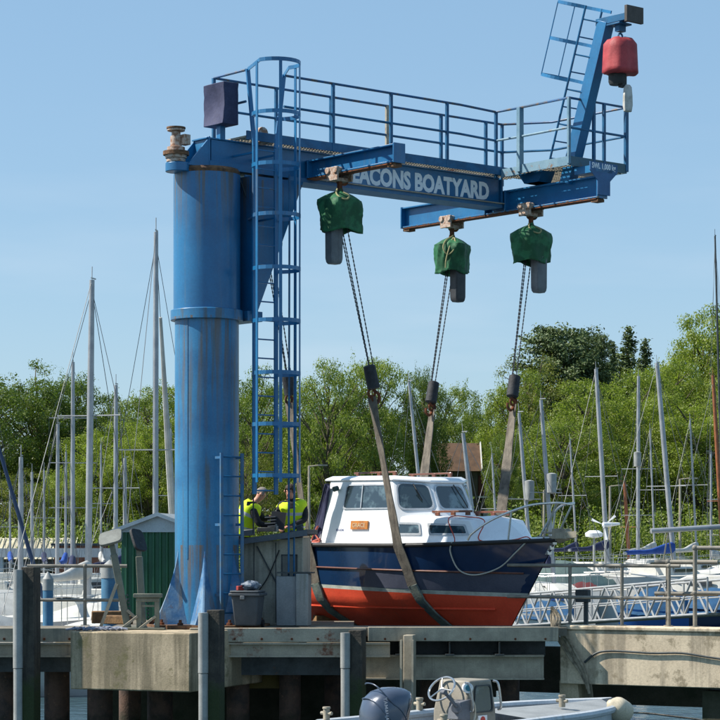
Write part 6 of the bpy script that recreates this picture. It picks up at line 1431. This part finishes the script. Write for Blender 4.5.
def broadleaf(seed, mat, H=15.0, Wd=12.5, tips=200, per=235, leaf=.185, base=.14, trunkr=.26, clump=1.0, droop=0.0):
    """trunk, boughs running out to clumps of leaves spread through an uneven crown, with gaps between the clumps"""
    rg = np.random.default_rng(seed); rr = random.Random(seed); off = Vector((seed*3.7, seed*1.3, 0))
    cz, az = H*(base+(1-base)*.5), H*(1-base)*.5
    pts = []
    for i in range(tips):
        zz = 1-2*(i+.5)/tips; th = i*2.39996+rr.uniform(-.25, .25); q = math.sqrt(1-zz*zz); d = Vector((q*math.cos(th), q*math.sin(th), zz))
        rad = (.86+.42*noise.noise(d*1.5+off)+.2*noise.noise(d*3.6+off))*(rr.uniform(.45, .8) if i % 4 == 0 else rr.uniform(.86, 1.04))
        sq = 1.0 if zz > 0 else .92
        pts.append(Vector((d.x*Wd/2*rad*sq, d.y*Wd/2*rad*sq, max(H*.05, cz+d.z*az*min(1.06, rad*1.02)))))
    Cl, Nl, Tl = [], [], []; m = MB()
    lx, ly = rr.uniform(-.4, .4), rr.uniform(-.4, .4); tk = catmull([(0, 0, -.6), (lx*.3, ly*.3, H*.2), (lx, ly, H*.45), (lx*.6, ly*1.2, H*.7), (0, 0, H*.92)], 4)
    m.tube(tk, [trunkr*(1-.92*i/16) for i in range(17)], 8)
    for n_, p in enumerate(pts):
        r = clump*rr.uniform(.65, 1.25); k = int(per*r*r*rr.uniform(.7, 1.2)); tint = rr.uniform(.25, .75)
        g = rg.normal(size=(k, 3)); g /= np.linalg.norm(g, axis=1, keepdims=True); g *= rg.uniform(.15, 1, (k, 1))**.5
        lob = 1+.35*np.sin(3*np.arctan2(g[:, 1], g[:, 0])+rr.uniform(0, 6))
        g = g*np.stack([lob, lob, np.full(k, .58)], 1)*r; g[:, 2] -= droop*np.abs(g[:, 0])
        Cl.append(np.array(p)+g+rg.normal(size=(k, 3))*.1); Nl.append(g*np.array([1., 1., 1.5])/r+rg.normal(size=(k, 3))*.34+np.array([-.05, -.05, .3])); Tl.append(np.clip(tint+rg.normal(size=k)*.13, 0, 1))
        if n_ % 5 == 0:                                   # thin outlying sprays that break the outline
            k2 = 26; d2 = (p-Vector((0, 0, cz))).normalized(); e = np.array(p)+np.array(d2)*r*np.linspace(.6, 1.45, k2)[:, None]+rg.normal(size=(k2, 3))*.16
            Cl.append(e); Nl.append(rg.normal(size=(k2, 3))+np.array([0, 0, .5])); Tl.append(np.clip(tint+.1+rg.normal(size=k2)*.1, 0, 1))
        if n_ % 2 == 0:
            z0 = min(H*.85, max(H*.12, p.z-abs(Vector((p.x, p.y, 0)).length)*rr.uniform(.55, .95))); a = tk[min(16, int(z0/H/.92*16))]
            b = a.lerp(p, .45)+Vector((rr.uniform(-.4, .4), rr.uniform(-.4, .4), rr.uniform(-.1, .6)))
            m.tube([a, a.lerp(b, .5), b, b.lerp(p, .6)+Vector((0, 0, .2)), p], [trunkr*.40, trunkr*.3, trunkr*.22, trunkr*.14, .015], 5)
    crown = leaves_mesh('crown', np.concatenate(Cl), np.concatenate(Nl), leaf, np.concatenate(Tl), mat, rg)
    o = m.build('trunk', m_bark, None); tm_ = o.data; bpy.data.objects.remove(o); return crown, tm_
def conifer(seed, H=15.0, Wd=5.0, spiky=True, mat=lm_con):
    rg = np.random.default_rng(seed); Cl, Nl, Tl = [], [], []
    tiers = 26 if spiky else 20
    for i in range(tiers):
        f = i/(tiers-1); z = H*(.1+.9*f); rad = Wd/2*((1-f)**.8+.03) if spiky else Wd/2*(.3+.8*math.sin(math.pi*min(1, f*.6+.28)))
        nb = max(4, int(15*(rad/(Wd/2))+4))
        for j in range(nb):
            a = rg.uniform(0, 6.28); L = rad*rg.uniform(.6, 1.12); k = int(L*52)+20; s = rg.uniform(.1, 1, k)**.7
            x, y = L*s*math.cos(a), L*s*math.sin(a); p = np.stack([x, y, z+(-.22 if spiky else .16)*s*L+rg.normal(size=k)*.12+(.25*s**3 if spiky else 0)], 1)+rg.normal(size=(k, 3))*np.array([.17, .17, .09])*(1 if spiky else 1.7)
            Cl.append(p); Nl.append(rg.normal(size=(k, 3))*.6+np.array([math.cos(a)*.4, math.sin(a)*.4, .8])); Tl.append(np.clip(rg.uniform(.2, .8)+rg.normal(size=k)*.1, 0, 1))
    C, N, T = np.concatenate(Cl), np.concatenate(Nl), np.concatenate(Tl)
    crown = leaves_mesh('crown', C, N, .24, T, mat, rg)
    m = MB(); m.tube([(0, 0, -.6), (0, 0, H*.5), (0, 0, H*.97)], [.3, .2, .03], 8); o = m.build('trunk', m_bark, None); tm_ = o.data; bpy.data.objects.remove(o); return crown, tm_
PR = {
 'mid1': broadleaf(1, lm_mid), 'mid2': broadleaf(2, lm_mid, tips=170), 'bri1': broadleaf(3, lm_bri, tips=210), 'bri2': broadleaf(4, lm_bri, tips=190, clump=1.1),
 'dark1': broadleaf(5, lm_dark, tips=210), 'dark2': broadleaf(6, lm_dark, tips=190, clump=1.1), 'yel': broadleaf(7, lm_yel, tips=160, per=150, leaf=.16, clump=.95), 'open': broadleaf(8, lm_mid, tips=130, per=210, base=.2, trunkr=.3),
 'con1': conifer(9), 'con2': conifer(10, spiky=False, Wd=9.0)}
HW = {'mid1': (15, 12.5), 'mid2': (15, 12.5), 'bri1': (15, 12.5), 'bri2': (15, 12.5), 'dark1': (15, 12.5), 'dark2': (15, 12.5), 'yel': (15, 12.5), 'open': (15, 12.5), 'con1': (15, 5.2), 'con2': (15, 9.5)}
def tree(kind, px, top, wpx, Y, label, rot=None, name=None):
    X = xat(px, Y); zg = hill_z(X, Y); H = zat(top, Y)-zg; Wm = wpx*1.3*Y/F*(.8 if kind.startswith('con') else 1); h0, w0 = HW[kind]
    nm = name or ('conifer_tree' if kind.startswith('con') else 'broadleaf_tree')
    t = thing(nm, label, 'tree', (X, Y, zg), rnd.uniform(0, 6.28) if rot is None else rot, 'trees on the bank behind the marina')
    for nme, me in zip(('crown', 'trunk'), PR[kind]):
        o = bpy.data.objects.new(nme, me); col.objects.link(o); o.parent = t; o.scale = (Wm/w0, Wm/w0, H/h0/1.0)
    return t
TREES = [
 ('dark1', -18, 374, 120, 166, 'dark broadleaf tree cut by the picture edge above the cream roof'),
 ('dark2', 36, 366, 112, 172, 'large dark broadleaf tree rising above the cream roofed shed'),
 ('dark1', 78, 374, 84, 178, 'dark broadleaf tree standing behind the bare mast with the pale box'),
 ('mid2', 112, 402, 74, 182, 'shorter mid green tree between the bare mast and the tallest mast'),
 ('bri1', 104, 424, 88, 152, 'light green tree in front of the dark ones by the plain bare mast'),
 ('mid1', 146, 394, 82, 164, 'mid green tree above the green shed roof'),
 ('mid1', 182, 382, 90, 170, 'mid green tree partly hidden by the blue crane column'),
 ('bri2', 150, 420, 70, 150, 'light green bushy tree low behind the shed gable'),
 ('mid2', 222, 372, 80, 168, 'mid green tree hidden behind the crane column ladder'),
 ('open', 254, 362, 74, 150, 'thin open tree with bare stems seen through the caged ladder'),
 ('mid1', 292, 384, 80, 156, 'mid green tree between the caged ladder and the tallest centre tree'),
 ('open', 330, 352, 84, 142, 'tall airy tree whose crown tops the centre group near the first sling'),
 ('mid2', 372, 344, 78, 145, 'tallest mid green tree of the centre group behind the first sling'),
 ('dark2', 352, 392, 120, 160, 'dark tree filling the gap low behind the centre group'),
 ('dark1', 424, 368, 44, 147, 'dark green tree right above the white wheelhouse roof'),
 ('mid1', 446, 384, 66, 162, 'small mid green tree over the brown roofed house'),
 ('dark2', 474, 397, 52, 170, 'dark tree in the dip of the skyline behind the brick house'),
 ('bri1', 514, 372, 66, 156, 'bright green tree beside the forward sling next to the house'),
 ('yel', 538, 350, 88, 158, 'yellowish thinly leaved tree below the dark conifers'),
 ('con2', 563, 336, 124, 178, 'broad dark pine crowning the skyline above the yellowish tree'),
 ('con2', 592, 342, 60, 184, 'smaller dark pine at the shoulder of the broad pine'),
 ('con1', 628, 331, 74, 188, 'pointed dark fir with the highest tip between pine and bright trees'),
 ('con1', 645, 343, 60, 186, 'slimmer pointed fir beside the highest fir tip'),
 ('con1', 612, 346, 60, 190, 'short pointed fir between the pine and the highest fir'),
 ('bri1', 588, 384, 108, 148, 'large bright green tree behind the navy sail cover mast'),
 ('bri2', 634, 378, 104, 153, 'bright green rounded tree behind the pale mast with a reflector tube'),
 ('mid2', 668, 350, 92, 165, 'mid green tree on the slope above the tallest tilted mast'),
 ('bri1', 703, 318, 96, 172, 'high bright green tree on the slope near the picture edge'),
 ('bri2', 742, 300, 116, 170, 'highest bright green tree of the slope cut by the picture edge'),
 ('bri2', 694, 398, 116, 147, 'bright bushy tree behind the brown wooden mast'),
 ('mid1', 560, 420, 100, 143, 'mid green weeping tree above the pulpit of the lifted boat'),
 ('bri1', 740, 380, 100, 150, 'bright tree behind the rigging at the lower picture edge of the slope'),
 ('mid2', 503, 425, 34, 140, 'small light tree beside the brick house wall'),
 ('dark2', 318, 410, 96, 166, 'dark tree low behind the standing man in the yellow vest'),
 ('dark1', 250, 410, 96, 170, 'dark tree low behind the caged ladder foot'),
 ('yel', 20, 466, 70, 140, 'yellowish small tree behind the cream roof near the picture edge'),
 ('bri1', 66, 474, 60, 141, 'light green small tree between the cream roof and the bare mast'),
 ('yel', 246, 440, 60, 139, 'straggly yellowish small tree with grey stems beside the crouching man'),
]
for a_ in TREES: tree(*a_)
# undergrowth along the foot of the bank
rg = np.random.default_rng(77); Cl, Nl, Tl = [], [], []
for i in range(1150):
    x = rg.uniform(-33, 40) if i < 700 else rg.uniform(34, 95)*rg.choice([-1, 1]); Y = rg.uniform(134.5, 142 if i < 700 else 165); h = rg.uniform(.8, 3.4)*(1.15 if x > 5 else .8); z0 = hill_z(x, Y)
    if i >= 700: h *= 3.6
    k = 190; q = rg.normal(size=(k, 3))*np.array([.75, .6, .3]); zz = rg.uniform(0, 1, k)**.8*h
    Cl.append(np.stack([x+q[:, 0]*(1.1-zz/h*.6), Y+q[:, 1], z0+zz+q[:, 2]], 1)); Nl.append(rg.normal(size=(k, 3))*.7+np.array([-.2, -.4, .6])); Tl.append(np.clip(rg.uniform(.2, .85)+rg.normal(size=k)*.1, 0, 1))
me = leaves_mesh('undergrowth', np.concatenate(Cl), np.concatenate(Nl),  .19, np.concatenate(Tl), lm_mid, rg)
o = bpy.data.objects.new('undergrowth', me); col.objects.link(o); tag(o, 'dense green bushes along the foot of the wooded bank', 'undergrowth', kind='stuff')
